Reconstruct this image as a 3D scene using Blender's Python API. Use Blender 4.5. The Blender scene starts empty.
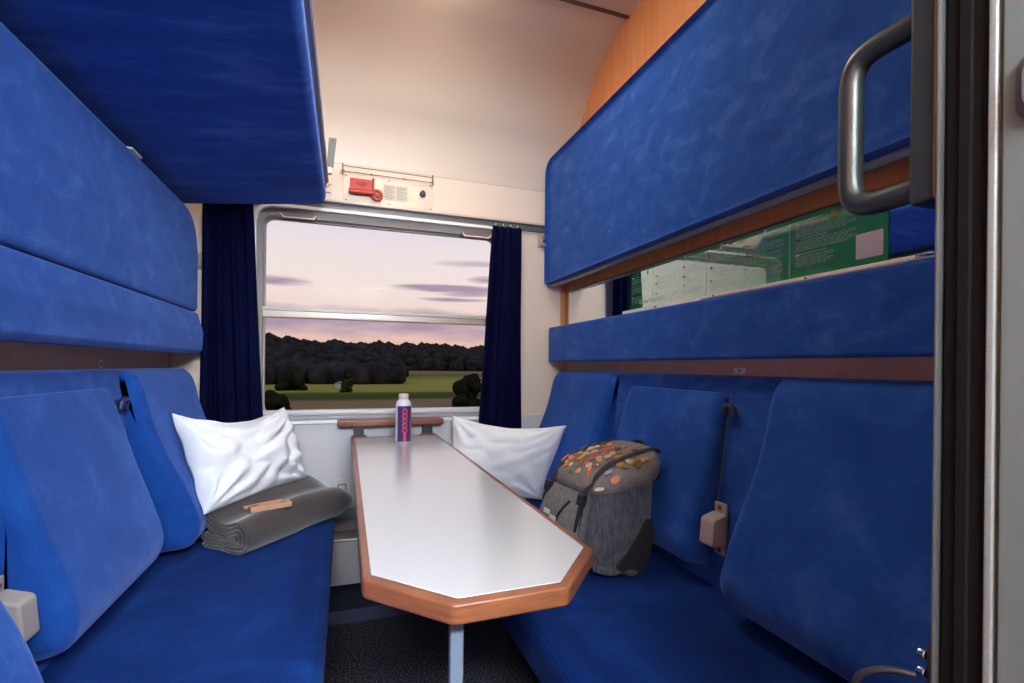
import bpy, bmesh, math, random
from mathutils import Vector, Matrix, noise
PI = math.pi
sc = bpy.context.scene
COL = sc.collection
L, R, D = -0.729, 1.173, 2.5          # left wall, right wall, window wall (camera stands at x=0, y=0)
EYE = 1.07
rnd = random.Random(7)

# ------------------------------------------------------------------ helpers
def link(name, mesh, mat=None, parent=None):
    o = bpy.data.objects.new(name, mesh)
    COL.objects.link(o)
    if mat is not None:
        for m in (mat if isinstance(mat, (list, tuple)) else [mat]):
            mesh.materials.append(m)
    if parent is not None:
        o.parent = parent
    return o

def origin(o):
    v = Vector((0, 0, 0))
    while o is not None:
        v += o.location
        o = o.parent
    return v

def obj(name, bm, mat, parent=None, smooth=True, angle=40, base=None):
    """one mesh object; bm is in world space and is moved into the parent's frame (or to its own base)"""
    bmesh.ops.recalc_face_normals(bm, faces=bm.faces[:])
    me = bpy.data.meshes.new(name)
    loc = None
    if parent is not None:
        bm.transform(Matrix.Translation(-origin(parent)))
    elif base is not None:
        loc = Vector(base)
        bm.transform(Matrix.Translation(-loc))
    bm.to_mesh(me); bm.free()
    if smooth:
        me.shade_smooth()
        if angle < 180:
            me.set_sharp_from_angle(angle=math.radians(angle))
    o = link(name, me, mat, parent)
    if smooth and angle < 180:
        w_ = o.modifiers.new('weighted', 'WEIGHTED_NORMAL'); w_.keep_sharp = True; w_.weight = 50
    if loc is not None:
        o.location = loc
    return o

def tag(o, label=None, cat=None, group=None, kind=None):
    if label: o['label'] = label
    if cat: o['category'] = cat
    if group: o['group'] = group
    if kind: o['kind'] = kind
    return o

def thing(name, label, cat, loc=(0, 0, 0), group=None):
    o = bpy.data.objects.new(name, None)
    COL.objects.link(o); o.location = loc; o.empty_display_size = .05
    return tag(o, label, cat, group)

def dup(src, label=None, loc=None):
    r = src.copy(); COL.objects.link(r)
    if loc is not None: r.location = loc
    if label: r['label'] = label
    for ch in list(src.children):
        c = ch.copy(); COL.objects.link(c); c.parent = r
        for g in ch.children:
            d = g.copy(); COL.objects.link(d); d.parent = c
    return r

def struct(name, bm, mat, parent=None, smooth=False, angle=30):
    o = obj(name, bm, mat, parent, smooth, angle)
    if parent is None: o['kind'] = 'structure'
    return o

def box(x0, x1, y0, y1, z0, z1, bev=0, seg=2, bm=None):
    b = bmesh.new()
    bmesh.ops.create_cube(b, size=1)
    for v in b.verts:
        v.co = Vector(((x0+x1)/2 + v.co.x*(x1-x0), (y0+y1)/2 + v.co.y*(y1-y0), (z0+z1)/2 + v.co.z*(z1-z0)))
    if bev > 0:
        bmesh.ops.bevel(b, geom=b.edges[:], offset=bev, segments=seg, profile=.5, affect='EDGES', clamp_overlap=True)
    return merge(bm, b)

def merge(bm, b):
    if bm is None: return b
    me = bpy.data.meshes.new('tmp'); b.to_mesh(me); b.free()
    bm.from_mesh(me); bpy.data.meshes.remove(me)
    return bm

def xform(b, M):
    b.transform(M); return b

def cyl(p0, p1, r0, r1=None, n=20, bev=0, bm=None):
    p0, p1 = Vector(p0), Vector(p1); r1 = r0 if r1 is None else r1
    d = p1-p0
    b = bmesh.new()
    bmesh.ops.create_cone(b, cap_ends=True, segments=n, radius1=r0, radius2=r1, depth=d.length)
    if bev:
        es = [e for e in b.edges if any(len(f.verts) > 4 for f in e.link_faces)]
        bmesh.ops.bevel(b, geom=es, offset=bev, segments=2, profile=.5, affect='EDGES')
    b.transform(Matrix.Translation((p0+p1)/2) @ d.to_track_quat('Z', 'Y').to_matrix().to_4x4())
    return merge(bm, b)

def lathe(prof, center, n=32, bm=None):
    b = bmesh.new(); rings = []
    for r, z in prof:
        rings.append([b.verts.new((center[0]+r*math.cos(2*PI*k/n), center[1]+r*math.sin(2*PI*k/n), center[2]+z)) for k in range(n)])
    for a, c in zip(rings, rings[1:]):
        for k in range(n):
            b.faces.new((a[k], a[(k+1) % n], c[(k+1) % n], c[k]))
    b.faces.new(rings[0][::-1]); b.faces.new(rings[-1])
    return merge(bm, b)

def catmull(pts, sub=6, closed=False):
    pts = [Vector(p) for p in pts]; out = []; n = len(pts)
    for i in range(n if closed else n-1):
        if closed: p = [pts[(i+k) % n] for k in (-1, 0, 1, 2)]
        else: p = [pts[max(0, min(n-1, i+k))] for k in (-1, 0, 1, 2)]
        for s in range(sub):
            t = s/sub
            out.append(.5*((2*p[1]) + (p[2]-p[0])*t + (2*p[0]-5*p[1]+4*p[2]-p[3])*t*t + (3*p[1]-p[0]-3*p[2]+p[3])*t**3))
    if not closed: out.append(pts[-1])
    return out

def tube(pts, r, n=10, closed=False, sub=6, smooth=True, flat=1.0, bm=None, up=None):
    """swept tube; flat squeezes the second cross axis (webbing, straps)"""
    P = catmull(pts, sub, closed) if smooth else [Vector(p) for p in pts]
    b = bmesh.new(); rings = []; N = len(P); prev = None
    for i, p in enumerate(P):
        if closed: t = (P[(i+1) % N]-P[i-1]).normalized()
        else: t = (P[min(N-1, i+1)]-P[max(0, i-1)]).normalized()
        if up is not None:
            a = Vector(up); a = (a - t*a.dot(t)).normalized()
        elif prev is None:
            a = t.orthogonal().normalized()
        else:
            a = (prev - t*prev.dot(t)).normalized()
        prev = a; c = t.cross(a)
        rings.append([b.verts.new(p + a*r*math.cos(2*PI*k/n) + c*r*flat*math.sin(2*PI*k/n)) for k in range(n)])
    pr = list(zip(rings, rings[1:])) + ([(rings[-1], rings[0])] if closed else [])
    for a, c in pr:
        for k in range(n):
            b.faces.new((a[k], a[(k+1) % n], c[(k+1) % n], c[k]))
    if not closed:
        b.faces.new(rings[0][::-1]); b.faces.new(rings[-1])
    return merge(bm, b)

def ccw(poly):
    s = sum(poly[i][0]*poly[(i+1) % len(poly)][1]-poly[(i+1) % len(poly)][0]*poly[i][1] for i in range(len(poly)))
    return list(poly) if s > 0 else list(poly)[::-1]

def roundpoly(pts, radii, seg=6):
    """round the corners of a 2-D polygon"""
    out = []; n = len(pts)
    if not isinstance(radii, (list, tuple)): radii = [radii]*n
    for i in range(n):
        p = Vector(pts[i]); a = Vector(pts[i-1])-p; c = Vector(pts[(i+1) % n])-p
        r = radii[i]
        if r <= 0: out.append(p); continue
        ang = a.angle(c); d = min(r/math.tan(ang/2), .49*a.length, .49*c.length)
        p0 = p+a.normalized()*d; p1 = p+c.normalized()*d
        for s in range(seg+1):
            t = s/seg
            out.append((1-t)**2*p0 + 2*t*(1-t)*p + t*t*p1)
    return out

def prism(poly, a0, a1, r, place, seg=4, bm=None):
    """extrude a 2-D outline from a0 to a1 with rounded rims; place(p, q, a) -> world point"""
    P = [Vector((p[0], p[1])) for p in ccw(poly)]; n = len(P)
    N = []
    for i in range(n):
        e0 = (P[i]-P[i-1]).normalized(); e1 = (P[(i+1) % n]-P[i]).normalized()
        t = (e0+e1).normalized() if (e0+e1).length > 1e-6 else e0
        k = max(.5, t.dot(e0))
        N.append(Vector((-t.y, t.x))/k)
    b = bmesh.new(); rings = []
    if r > 0:
        first = [(a0 + r*(1-math.sin(PI/2*s/seg)), r*(1-math.cos(PI/2*s/seg))) for s in range(seg, -1, -1)]
        # s=seg: a=a0, inset=r ; s=0: a=a0+r, inset=0
        secs = first + [(a1-(a-a0), i) for a, i in reversed(first)]
    else:
        secs = [(a0, 0), (a1, 0)]
    for a, ins in secs:
        rings.append([b.verts.new(place(P[i].x+N[i].x*ins, P[i].y+N[i].y*ins, a)) for i in range(n)])
    for u, w in zip(rings, rings[1:]):
        for k in range(n):
            b.faces.new((u[k], u[(k+1) % n], w[(k+1) % n], w[k]))
    c0 = b.faces.new(rings[0][::-1]); c1 = b.faces.new(rings[-1])
    bmesh.ops.triangulate(b, faces=[c0, c1])
    return merge(bm, b)

XY = lambda p, q, a: (p, q, a)
XZ = lambda p, q, a: (p, a, q)
YZ = lambda p, q, a: (a, p, q)

def ring_poly(outer, inner, a0, a1, place, bm=None):
    """frame between two outlines with the same number of points"""
    b = bmesh.new(); n = len(outer)
    o0 = [b.verts.new(place(p[0], p[1], a0)) for p in outer]; i0 = [b.verts.new(place(p[0], p[1], a0)) for p in inner]
    o1 = [b.verts.new(place(p[0], p[1], a1)) for p in outer]; i1 = [b.verts.new(place(p[0], p[1], a1)) for p in inner]
    for k in range(n):
        j = (k+1) % n
        b.faces.new((o0[k], o0[j], i0[j], i0[k])); b.faces.new((o1[k], i1[k], i1[j], o1[j]))
        b.faces.new((o0[k], o1[k], o1[j], o0[j])); b.faces.new((i0[k], i0[j], i1[j], i1[k]))
    return merge(bm, b)

def rrect(x0, x1, z0, z1, r, seg=8):
    return roundpoly([(x0, z0), (x1, z0), (x1, z1), (x0, z1)], r, seg)

def text_bm(s, size, M, depth=.0004, align='CENTER', spacing=1.0):
    cu = bpy.data.curves.new('txt', 'FONT'); cu.body = s; cu.size = size; cu.extrude = depth
    cu.align_x = align; cu.align_y = 'CENTER'; cu.resolution_u = 3; cu.space_character = spacing
    o = bpy.data.objects.new('txt', cu); COL.objects.link(o)
    dg = bpy.context.evaluated_depsgraph_get(); dg.update()
    me = bpy.data.meshes.new_from_object(o.evaluated_get(dg))
    b = bmesh.new(); b.from_mesh(me); b.transform(M)
    bpy.data.objects.remove(o); bpy.data.curves.remove(cu); bpy.data.meshes.remove(me)
    return b

# ------------------------------------------------------------------ materials
def mat(name, col, rough=.6, metal=0, **kw):
    m = bpy.data.materials.new(name); m.use_nodes = True
    b = m.node_tree.nodes['Principled BSDF']
    b.inputs['Base Color'].default_value = (*col, 1)
    b.inputs['Roughness'].default_value = rough; b.inputs['Metallic'].default_value = metal
    for k, v in kw.items():
        b.inputs[k.replace('_', ' ')].default_value = v
    return m

def nodes(m):
    nt = m.node_tree
    return nt, nt.nodes, nt.links, nt.nodes['Principled BSDF']

def noisy(name, c1, c2, scale=8, detail=6, rough=.6, stretch=(1, 1, 1), bump=0, bscale=None, metal=0, lo=.3, hi=.7, dist=.01, **kw):
    m = mat(name, c1, rough, metal, **kw); nt, N, K, B = nodes(m)
    tc = N.new('ShaderNodeTexCoord'); mp = N.new('ShaderNodeMapping'); mp.inputs['Scale'].default_value = stretch
    K.new(tc.outputs['Object'], mp.inputs['Vector'])
    nz = N.new('ShaderNodeTexNoise'); nz.inputs['Scale'].default_value = scale; nz.inputs['Detail'].default_value = detail
    K.new(mp.outputs['Vector'], nz.inputs['Vector'])
    cr = N.new('ShaderNodeValToRGB'); cr.color_ramp.elements[0].position = lo; cr.color_ramp.elements[1].position = hi
    cr.color_ramp.elements[0].color = (*c1, 1); cr.color_ramp.elements[1].color = (*c2, 1)
    K.new(nz.outputs['Fac'], cr.inputs['Fac']); K.new(cr.outputs['Color'], B.inputs['Base Color'])
    if bump:
        n2 = N.new('ShaderNodeTexNoise'); n2.inputs['Scale'].default_value = bscale or scale*4; n2.inputs['Detail'].default_value = 4
        K.new(mp.outputs['Vector'], n2.inputs['Vector'])
        bp = N.new('ShaderNodeBump'); bp.inputs['Strength'].default_value = bump; bp.inputs['Distance'].default_value = dist
        K.new(n2.outputs['Fac'], bp.inputs['Height']); K.new(bp.outputs['Normal'], B.inputs['Normal'])
    return m

def velvet(name, dark, mid, light, pitch=.0085, weave=.25, sheen=.35, stretch=(1, 1, 1), scale=5, dist=.5):
    """crushed plush: brushed nap patches, plus a fine pressed dot grid"""
    m = mat(name, mid, .85); nt, N, K, B = nodes(m)
    B.inputs['Specular IOR Level'].default_value = .12
    B.inputs['Sheen Weight'].default_value = sheen; B.inputs['Sheen Roughness'].default_value = .45
    B.inputs['Sheen Tint'].default_value = (.28, .42, 1, 1)
    tc = N.new('ShaderNodeTexCoord'); mp = N.new('ShaderNodeMapping'); mp.inputs['Scale'].default_value = stretch
    K.new(tc.outputs['Object'], mp.inputs['Vector'])
    n1 = N.new('ShaderNodeTexNoise'); n1.inputs['Scale'].default_value = scale; n1.inputs['Detail'].default_value = 9
    n1.inputs['Roughness'].default_value = .66; n1.inputs['Distortion'].default_value = dist
    K.new(mp.outputs['Vector'], n1.inputs['Vector'])
    cr = N.new('ShaderNodeValToRGB'); e = cr.color_ramp.elements
    e[0].position = .30; e[0].color = (*dark, 1); e[1].position = .74; e[1].color = (*light, 1)
    k = e.new(.52); k.color = (*mid, 1)
    K.new(n1.outputs['Fac'], cr.inputs['Fac'])
    # pressed dot grid
    sep = N.new('ShaderNodeSeparateXYZ'); K.new(tc.outputs['Object'], sep.inputs['Vector'])
    acc = None
    for ax in 'XYZ':
        mu = N.new('ShaderNodeMath'); mu.operation = 'MULTIPLY'; mu.inputs[1].default_value = 2*PI/pitch
        K.new(sep.outputs[ax], mu.inputs[0])
        si = N.new('ShaderNodeMath'); si.operation = 'SINE'; K.new(mu.outputs[0], si.inputs[0])
        if acc is None: acc = si
        else:
            ad = N.new('ShaderNodeMath'); ad.operation = 'ADD'; K.new(acc.outputs[0], ad.inputs[0]); K.new(si.outputs[0], ad.inputs[1]); acc = ad
    mr = N.new('ShaderNodeMapRange'); mr.inputs['From Min'].default_value = -2; mr.inputs['From Max'].default_value = 2
    mr.inputs['To Min'].default_value = 1-weave; mr.inputs['To Max'].default_value = 1+weave*.6
    K.new(acc.outputs[0], mr.inputs['Value'])
    mx = N.new('ShaderNodeMix'); mx.data_type = 'RGBA'; mx.blend_type = 'MULTIPLY'; mx.inputs['Factor'].default_value = 1
    K.new(cr.outputs['Color'], mx.inputs['A']); K.new(mr.outputs['Result'], mx.inputs['B'])
    K.new(mx.outputs['Result'], B.inputs['Base Color'])
    n2 = N.new('ShaderNodeTexNoise'); n2.inputs['Scale'].default_value = 24; n2.inputs['Detail'].default_value = 5
    K.new(mp.outputs['Vector'], n2.inputs['Vector'])
    bp = N.new('ShaderNodeBump'); bp.inputs['Strength'].default_value = .35; bp.inputs['Distance'].default_value = .004
    K.new(n2.outputs['Fac'], bp.inputs['Height'])
    b2 = N.new('ShaderNodeBump'); b2.inputs['Strength'].default_value = weave; b2.inputs['Distance'].default_value = .001
    K.new(acc.outputs[0], b2.inputs['Height']); K.new(bp.outputs['Normal'], b2.inputs['Normal'])
    K.new(b2.outputs['Normal'], B.inputs['Normal'])
    return m

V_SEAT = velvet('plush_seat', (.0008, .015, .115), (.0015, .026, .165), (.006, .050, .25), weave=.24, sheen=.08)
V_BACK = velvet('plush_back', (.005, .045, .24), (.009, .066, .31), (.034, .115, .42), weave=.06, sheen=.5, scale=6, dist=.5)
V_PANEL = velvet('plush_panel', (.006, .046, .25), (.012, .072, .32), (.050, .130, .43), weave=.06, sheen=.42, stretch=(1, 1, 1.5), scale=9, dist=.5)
V_SHADE_LIFT = velvet('plush_bunk', (.008, .052, .33), (.016, .090, .46), (.075, .18, .60), weave=.04, sheen=.4, stretch=(.8, 2.8, 1), scale=4, dist=.5)  # same plush, colour lightened to offset the shade under the upper bunk
WOOD_WALL = noisy('orange_laminate', (.60, .235, .085), (.68, .29, .115), scale=3, rough=.45, stretch=(14, 14, 1))
CREAM_WALL = noisy('cream_wall', (.80, .665, .555), (.83, .695, .585), scale=2, rough=.42)
CREAM = noisy('cream_panel', (.71, .595, .495), (.74, .625, .525), scale=2, rough=.42)
CEIL = noisy('ceiling_panel', (.66, .56, .50), (.69, .585, .52), scale=2, rough=.5)
GREY_WALL = noisy('grey_wall_panel', (.60, .585, .61), (.64, .625, .65), scale=3, rough=.45)
WHITE_FRAME = mat('frame_white', (.95, .94, .92), .3)
JAMB = mat('frame_jamb', (.27, .235, .21), .5)
RUBBER_GREY = mat('lip_shade', (.13, .13, .14), .6)
RUBBER = mat('rubber_black', (.009, .009, .010), .8, Specular_IOR_Level=.05)
ALU = noisy('aluminium', (.24, .29, .29), (.29, .34, .34), scale=30, rough=.4, metal=.2, stretch=(1, 1, 30))
ALU_DOOR = noisy('door_grey', (.125, .165, .17), (.15, .19, .195), scale=6, rough=.4, metal=.0, stretch=(1, 8, 1))
STEEL = noisy('brushed_steel', (.46, .38, .31), (.55, .47, .39), scale=25, rough=.45, metal=.7, stretch=(1, 1, 12))
CHROME = mat('chrome', (.8, .78, .76), .15, 1)
DARK_METAL = mat('dark_metal', (.05, .05, .055), .45, .6)
BROWN_WIRE = mat('brown_wire', (.16, .09, .06), .5, .4)
CARPET = noisy('carpet', (.004, .004, .008), (.20, .20, .27), scale=150, detail=2, rough=.95, bump=1, bscale=300, lo=.42, hi=.72, dist=.006)
BASE_BLUE = noisy('bench_base_blue', (.006, .010, .035), (.010, .018, .055), scale=10, rough=.7)
KICK_BLUE = noisy('kick_blue', (.075, .085, .17), (.10, .11, .20), scale=8, rough=.55)
WOOD_EDGE = noisy('beech_edge', (.175, .060, .026), (.28, .10, .043), scale=3, rough=.33, stretch=(6, 3, 60), detail=8)
LAMINATE = mat('white_laminate', (.55, .56, .565), .22, Specular_IOR_Level=.9, Coat_Weight=.6, Coat_Roughness=.16)
LEG_GREY = mat('leg_grey', (.17, .23, .31), .4, .1)
PLASTIC_BEIGE = mat('plastic_beige', (.40, .365, .335), .45)
PLASTIC_WHITE = mat('plastic_white', (.72, .70, .67), .4)
PLASTIC_BLUE = mat('plastic_dark_blue', (.010, .022, .085), .4)
RED = mat('red_plastic', (.52, .035, .022), .38)
RED_DARK = mat('red_deep', (.30, .016, .012), .45)
BLACK = mat('black_plastic', (.012, .012, .014), .4)
HANDLE = noisy('handle_grey', (.016, .020, .020), (.021, .026, .026), scale=60, rough=.36, bump=.15, bscale=300, dist=.001)
INK = mat('grey_ink', (.22, .19, .17), .6)
PAPER = mat('label_paper', (.70, .62, .53), .6)
CURTAIN = noisy('curtain_navy', (.0022, .0028, .022), (.004, .005, .036), scale=14, rough=.9, stretch=(1, 1, .3), Specular_IOR_Level=.05)
LINEN = noisy('white_pillowcase', (.82, .83, .86), (.86, .87, .90), scale=7, rough=.75, bump=.5, bscale=9, dist=.012)
BLANKET = noisy('grey_fleece', (.040, .029, .028), (.052, .039, .037), scale=60, rough=.95, bump=.4, bscale=220, dist=.002, Sheen_Weight=.5)
KRAFT = noisy('kraft_card', (.52, .275, .15), (.60, .33, .19), scale=40, rough=.7)
DENIM = noisy('denim_grey', (.040, .046, .060), (.125, .130, .15), scale=55, detail=5, rough=.9, stretch=(2, 2, .6), bump=.5, bscale=120, dist=.003, Sheen_Weight=.2)
DENIM_LIGHT = noisy('denim_light', (.12, .115, .118), (.20, .19, .19), scale=70, rough=.9, bump=.4, bscale=160, dist=.002)
LID_CLOTH = noisy('lid_cloth', (.14, .13, .12), (.22, .205, .185), scale=60, rough=.9, bump=.4, bscale=150, dist=.002)
WEBBING = mat('black_webbing', (.014, .013, .014), .75)
LINING = mat('dark_pocket', (.016, .016, .019), .85)
MIRROR = mat('mirror_silver', (.86, .87, .86), .015, 1)
SIGN_GREEN = noisy('sign_green', (.006, .30, .10), (.008, .34, .12), scale=3, rough=.4)
def glaze(m, f):
    nt, N, K, B = nodes(m); g = N.new('ShaderNodeBsdfGlossy'); g.inputs['Roughness'].default_value = .02; g.inputs['Color'].default_value = (.86, .95, .90, 1)
    mx = N.new('ShaderNodeMixShader'); mx.inputs[0].default_value = f
    lw = N.new('ShaderNodeLayerWeight'); mp = N.new('ShaderNodeMapRange'); lw.inputs['Blend'].default_value = .5
    mp.inputs['From Min'].default_value = .22; mp.inputs['From Max'].default_value = .48; mp.inputs['To Min'].default_value = .06; mp.inputs['To Max'].default_value = f
    K.new(lw.outputs['Facing'], mp.inputs['Value']); K.new(mp.outputs['Result'], mx.inputs[0])
    K.new(B.outputs[0], mx.inputs[1]); K.new(g.outputs[0], mx.inputs[2]); K.new(mx.outputs[0], N['Material Output'].inputs['Surface'])
glaze(SIGN_GREEN, .55)
SIGN_WHITE = mat('sign_white', (.70, .74, .72), .4)
SIGN_TEXT = mat('sign_text', (.42, .58, .48), .5)
glaze(SIGN_TEXT, .55)
SIGN_CARD = mat('sign_card', (.78, .84, .80), .5)
PINK_TEXT = mat('sign_red', (.55, .12, .09), .5)
GOLD = mat('sign_gold', (.6, .42, .05), .5)
SKIN_INK = mat('sign_skin', (.55, .2, .12), .5)
LIME = mat('sign_lime', (.16, .42, .03), .5)
BOTTLE_WHITE = mat('bottle_white', (.66, .62, .70), .3, Transmission_Weight=.0)
BOTTLE_CAP = mat('bottle_cap', (.80, .72, .68), .3, Transmission_Weight=.25)
BOTTLE_LABEL = noisy('bottle_label', (.052, .018, .095), (.085, .028, .13), scale=20, rough=.35)
BOTTLE_RED = mat('bottle_red', (.75, .055, .10), .4)
LOGO_WHITE = mat('logo_white', (.7, .7, .7), .6)

GLASS = bpy.data.materials.new('window_glass'); GLASS.use_nodes = True
_n = GLASS.node_tree.nodes; _k = GLASS.node_tree.links
_n.remove(_n['Principled BSDF'])
_tr = _n.new('ShaderNodeBsdfTransparent'); _gl = _n.new('ShaderNodeBsdfGlossy'); _gl.inputs['Roughness'].default_value = .02
_fr = _n.new('ShaderNodeFresnel'); _fr.inputs['IOR'].default_value = 1.03; _mx = _n.new('ShaderNodeMixShader')
_tr.inputs['Color'].default_value = (.96, .96, .97, 1)
_k.new(_fr.outputs[0], _mx.inputs[0]); _k.new(_tr.outputs[0], _mx.inputs[1]); _k.new(_gl.outputs[0], _mx.inputs[2])
_k.new(_mx.outputs[0], _n['Material Output'].inputs['Surface'])

def emit(name, col, s):
    m = bpy.data.materials.new(name); m.use_nodes = True
    n = m.node_tree.nodes; n.remove(n['Principled BSDF'])
    e = n.new('ShaderNodeEmission'); e.inputs['Color'].default_value = (*col, 1); e.inputs['Strength'].default_value = s
    m.node_tree.links.new(e.outputs[0], n['Material Output'].inputs['Surface'])
    return m

# ------------------------------------------------------------------ setting
YN = .20                                           # inner face of the corridor partition
struct('floor', box(L-.05, R+.05, -1.0, D+.05, -.05, 0), CARPET)

ROOF = [(2.5, 2.05), (2.49, 2.10), (2.455, 2.19), (2.41, 2.265), (2.359, 2.325), (2.28, 2.421), (2.155, 2.533), (2.012, 2.608), (1.875, 2.638)]
def wall_side(name, x0, x1, m):
    b = bmesh.new()
    prof = [(-1.0, 0), (D+.06, 0), (D+.06, 2.05)] + [(y+.06, z+.03) for y, z in ROOF[1:]] + [(1.875, 2.69), (-1.0, 2.69)]
    return struct(name, prism(prof, x0, x1, 0, YZ), m)
wall_side('wall_left', L-.05, L, WOOD_WALL)
wall_side('wall_right', R, R+.05, WOOD_WALL)

BOUNCE_WOOD = noisy('bounce_tinted_wood', (.66, .40, .31), (.72, .45, .36), scale=3, rough=.5, stretch=(12, 12, 1))  # wall wood coloured paler and pinker to imitate cool bounce light
struct('trim_8', box(L, L+.006, .3, 2.44, 1.02, 1.13), BOUNCE_WOOD)
struct('trim_9', box(R-.006, R, .3, 2.44, 1.02, 1.13), BOUNCE_WOOD)
# window wall with a rounded opening
WX0, WX1, WZ0, WZ1 = -.395, .785, .805, 1.815
b = bmesh.new()
def loop(pts, y):
    vs = [b.verts.new((p[0], y, p[1])) for p in pts]
    return vs, [b.edges.new((vs[i], vs[(i+1) % len(vs)])) for i in range(len(vs))]
_, e1 = loop([(L, .0), (R, .0), (R, 2.05), (L, 2.05)], D)
_, e2 = loop(rrect(WX0, WX1, WZ0, WZ1, .075), D)
bmesh.ops.triangle_fill(b, use_beauty=True, use_dissolve=False, edges=e1+e2)
ex = bmesh.ops.extrude_face_region(b, geom=b.faces[:])
bmesh.ops.translate(b, verts=[v for v in ex['geom'] if isinstance(v, bmesh.types.BMVert)], vec=(0, .06, 0))
struct('wall_window', b, CREAM_WALL)

# vaulted roof shell
b = bmesh.new()
prof = catmull([(y, z) for y, z in ROOF], 4)
inn = [b.verts.new((L, p[0], p[1])) for p in prof]; inr = [b.verts.new((R, p[0], p[1])) for p in prof]
ou = [b.verts.new((L, p[0]+.03, p[1]+.04)) for p in prof]; our = [b.verts.new((R, p[0]+.03, p[1]+.04)) for p in prof]
for i in range(len(prof)-1):
    b.faces.new((inn[i], inn[i+1], inr[i+1], inr[i])); b.faces.new((ou[i], our[i], our[i+1], ou[i+1]))
b.faces.new((inn[0], inr[0], our[0], ou[0])); b.faces.new((inn[-1], ou[-1], our[-1], inr[-1]))
vault = struct('ceiling_vault', b, CREAM, smooth=True)
ceil = struct('ceiling', box(L, R, -1.0, 1.865, 2.63, 2.68), CEIL)
struct('trim_1', box(L, R, 1.862, 1.878, 2.622, 2.64, .003), mat('seam_brown', (.12, .06, .04), .6))
# grey lower lining below the window, and the thin seam where the roof panel starts
struct('wall_lining', box(L+.001, R-.001, D-.012, D-.0005, .30, .805, .003), GREY_WALL)
struct('trim_2', box(L, R, D-.003, D, 2.047, 2.051, .001), mat('seam_tan', (.60, .51, .44), .6))
# rail over the window
struct('trim_3', box(L, R, D-.030, D-.0005, 1.849, 1.862, .004), mat('rail_cream', (.62, .53, .46), .4), smooth=True)
struct('trim_4', box(L, R, D-.012, D-.0005, 1.836, 1.849, 0), RUBBER_GREY)  # dark strip imitating the shade cast by the lip above it
struct('trim_7', box(L, R, D-.026, D-.0005, 1.8165, 1.836, .004), mat('rail_grey_matt', (.15, .15, .148), .35, .3), smooth=True)
struct('trim_5', prism(roundpoly([(R-.030, .0), (R-.001, .0), (R-.001, .01), (R-.030, .01)], .003), 1.11, 1.55, 0, lambda p, q, a: (p, D-.012+q, a)), WOOD_WALL)

# window
LATCH = mat('latch_metal', (.30, .22, .17), .3, .5)
win = thing('window_1', None, None, (.2, D, .83)); win['kind'] = 'structure'
def wr(i, r, t=None): return rrect(WX0-.014+i, WX1+.014-i, WZ0-.016+i, WZ1+.001-(i if t is None else t), r)
obj('frame_rim', ring_poly(wr(0, .092), wr(.015, .080), D-.030, D-.0005, XZ), WHITE_FRAME, win, True, 30)
obj('frame_jamb', ring_poly(wr(.012, .080), wr(.040, .050, .052), D-.004, D+.045, XZ), JAMB, win, True, 30)
obj('glass_seal', ring_poly(wr(.038, .052, .050), wr(.046, .045, .060), D+.030, D+.050, XZ), mat('seal_taupe', (.36, .34, .33), .6), win, True, 30)
obj('mullion', box(WX0+.012, WX1-.012, D+.006, D+.042, 1.290, 1.336, .006), mat('mullion_cream', (.50, .41, .34), .35, .2), win)
obj('mullion_lip', box(WX0+.012, WX1-.012, D-.002, D+.008, 1.322, 1.340, .003), mat('mullion_edge', (.55, .49, .44), .4), win)
obj('pane', box(WX0+.02, WX1-.02, D+.044, D+.048, 1.31, WZ1-.02), GLASS, win, False)
obj('pane', box(WX0+.02, WX1-.02, D+.036, D+.040, WZ0+.02, 1.315), GLASS, win, False)
for cx, cz in ((-.215, 1.762), (.640, 1.757)):
    q = [(cx-.085, cz+.014), (cx+.085, cz+.014), (cx+.066, cz-.010), (cx-.066, cz-.010)]
    h = obj('latch_handle', prism(roundpoly(q, .006), D-.046, D-.010, .004, XZ), LATCH, win)
    obj('latch_lip', prism(roundpoly([(cx-.085, cz+.011), (cx-.066, cz-.014), (cx+.066, cz-.014), (cx+.085, cz+.011), (cx+.062, cz-.008), (cx-.062, cz-.008)], .001), D-.052, D-.0462, .001, XZ), WHITE_FRAME, h)
    obj('latch_peg', cyl((cx, D-.026, cz-.009), (cx, D-.026, cz-.016), .006, n=12), CHROME, h)
obj('sill', box(WX0-.05, WX1+.05, D-.028, D+.030, .826, .852, .008), mat('sill_grey', (.60, .56, .56), .35), win)
obj('sill_lip', box(WX0-.05, WX1+.05, D-.016, D-.001, .806, .8255, .004), mat('sill_lip', (.40, .38, .42), .4), win)

# corridor side: partition, doorway and the corridor itself
struct('wall_corridor', box(L, R, -1.05, -1.0, 0, 2.69), mat('corridor_grey', (.45, .48, .50), .5))
b = box(L, -.36, YN-.06, YN, 0, 2.63); box(.68, R, YN-.06, YN, 0, 2.63, bm=b); box(-.36, .68, YN-.06, YN, 2.07, 2.63, bm=b)
struct('wall_doorway', b, CREAM)

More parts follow.
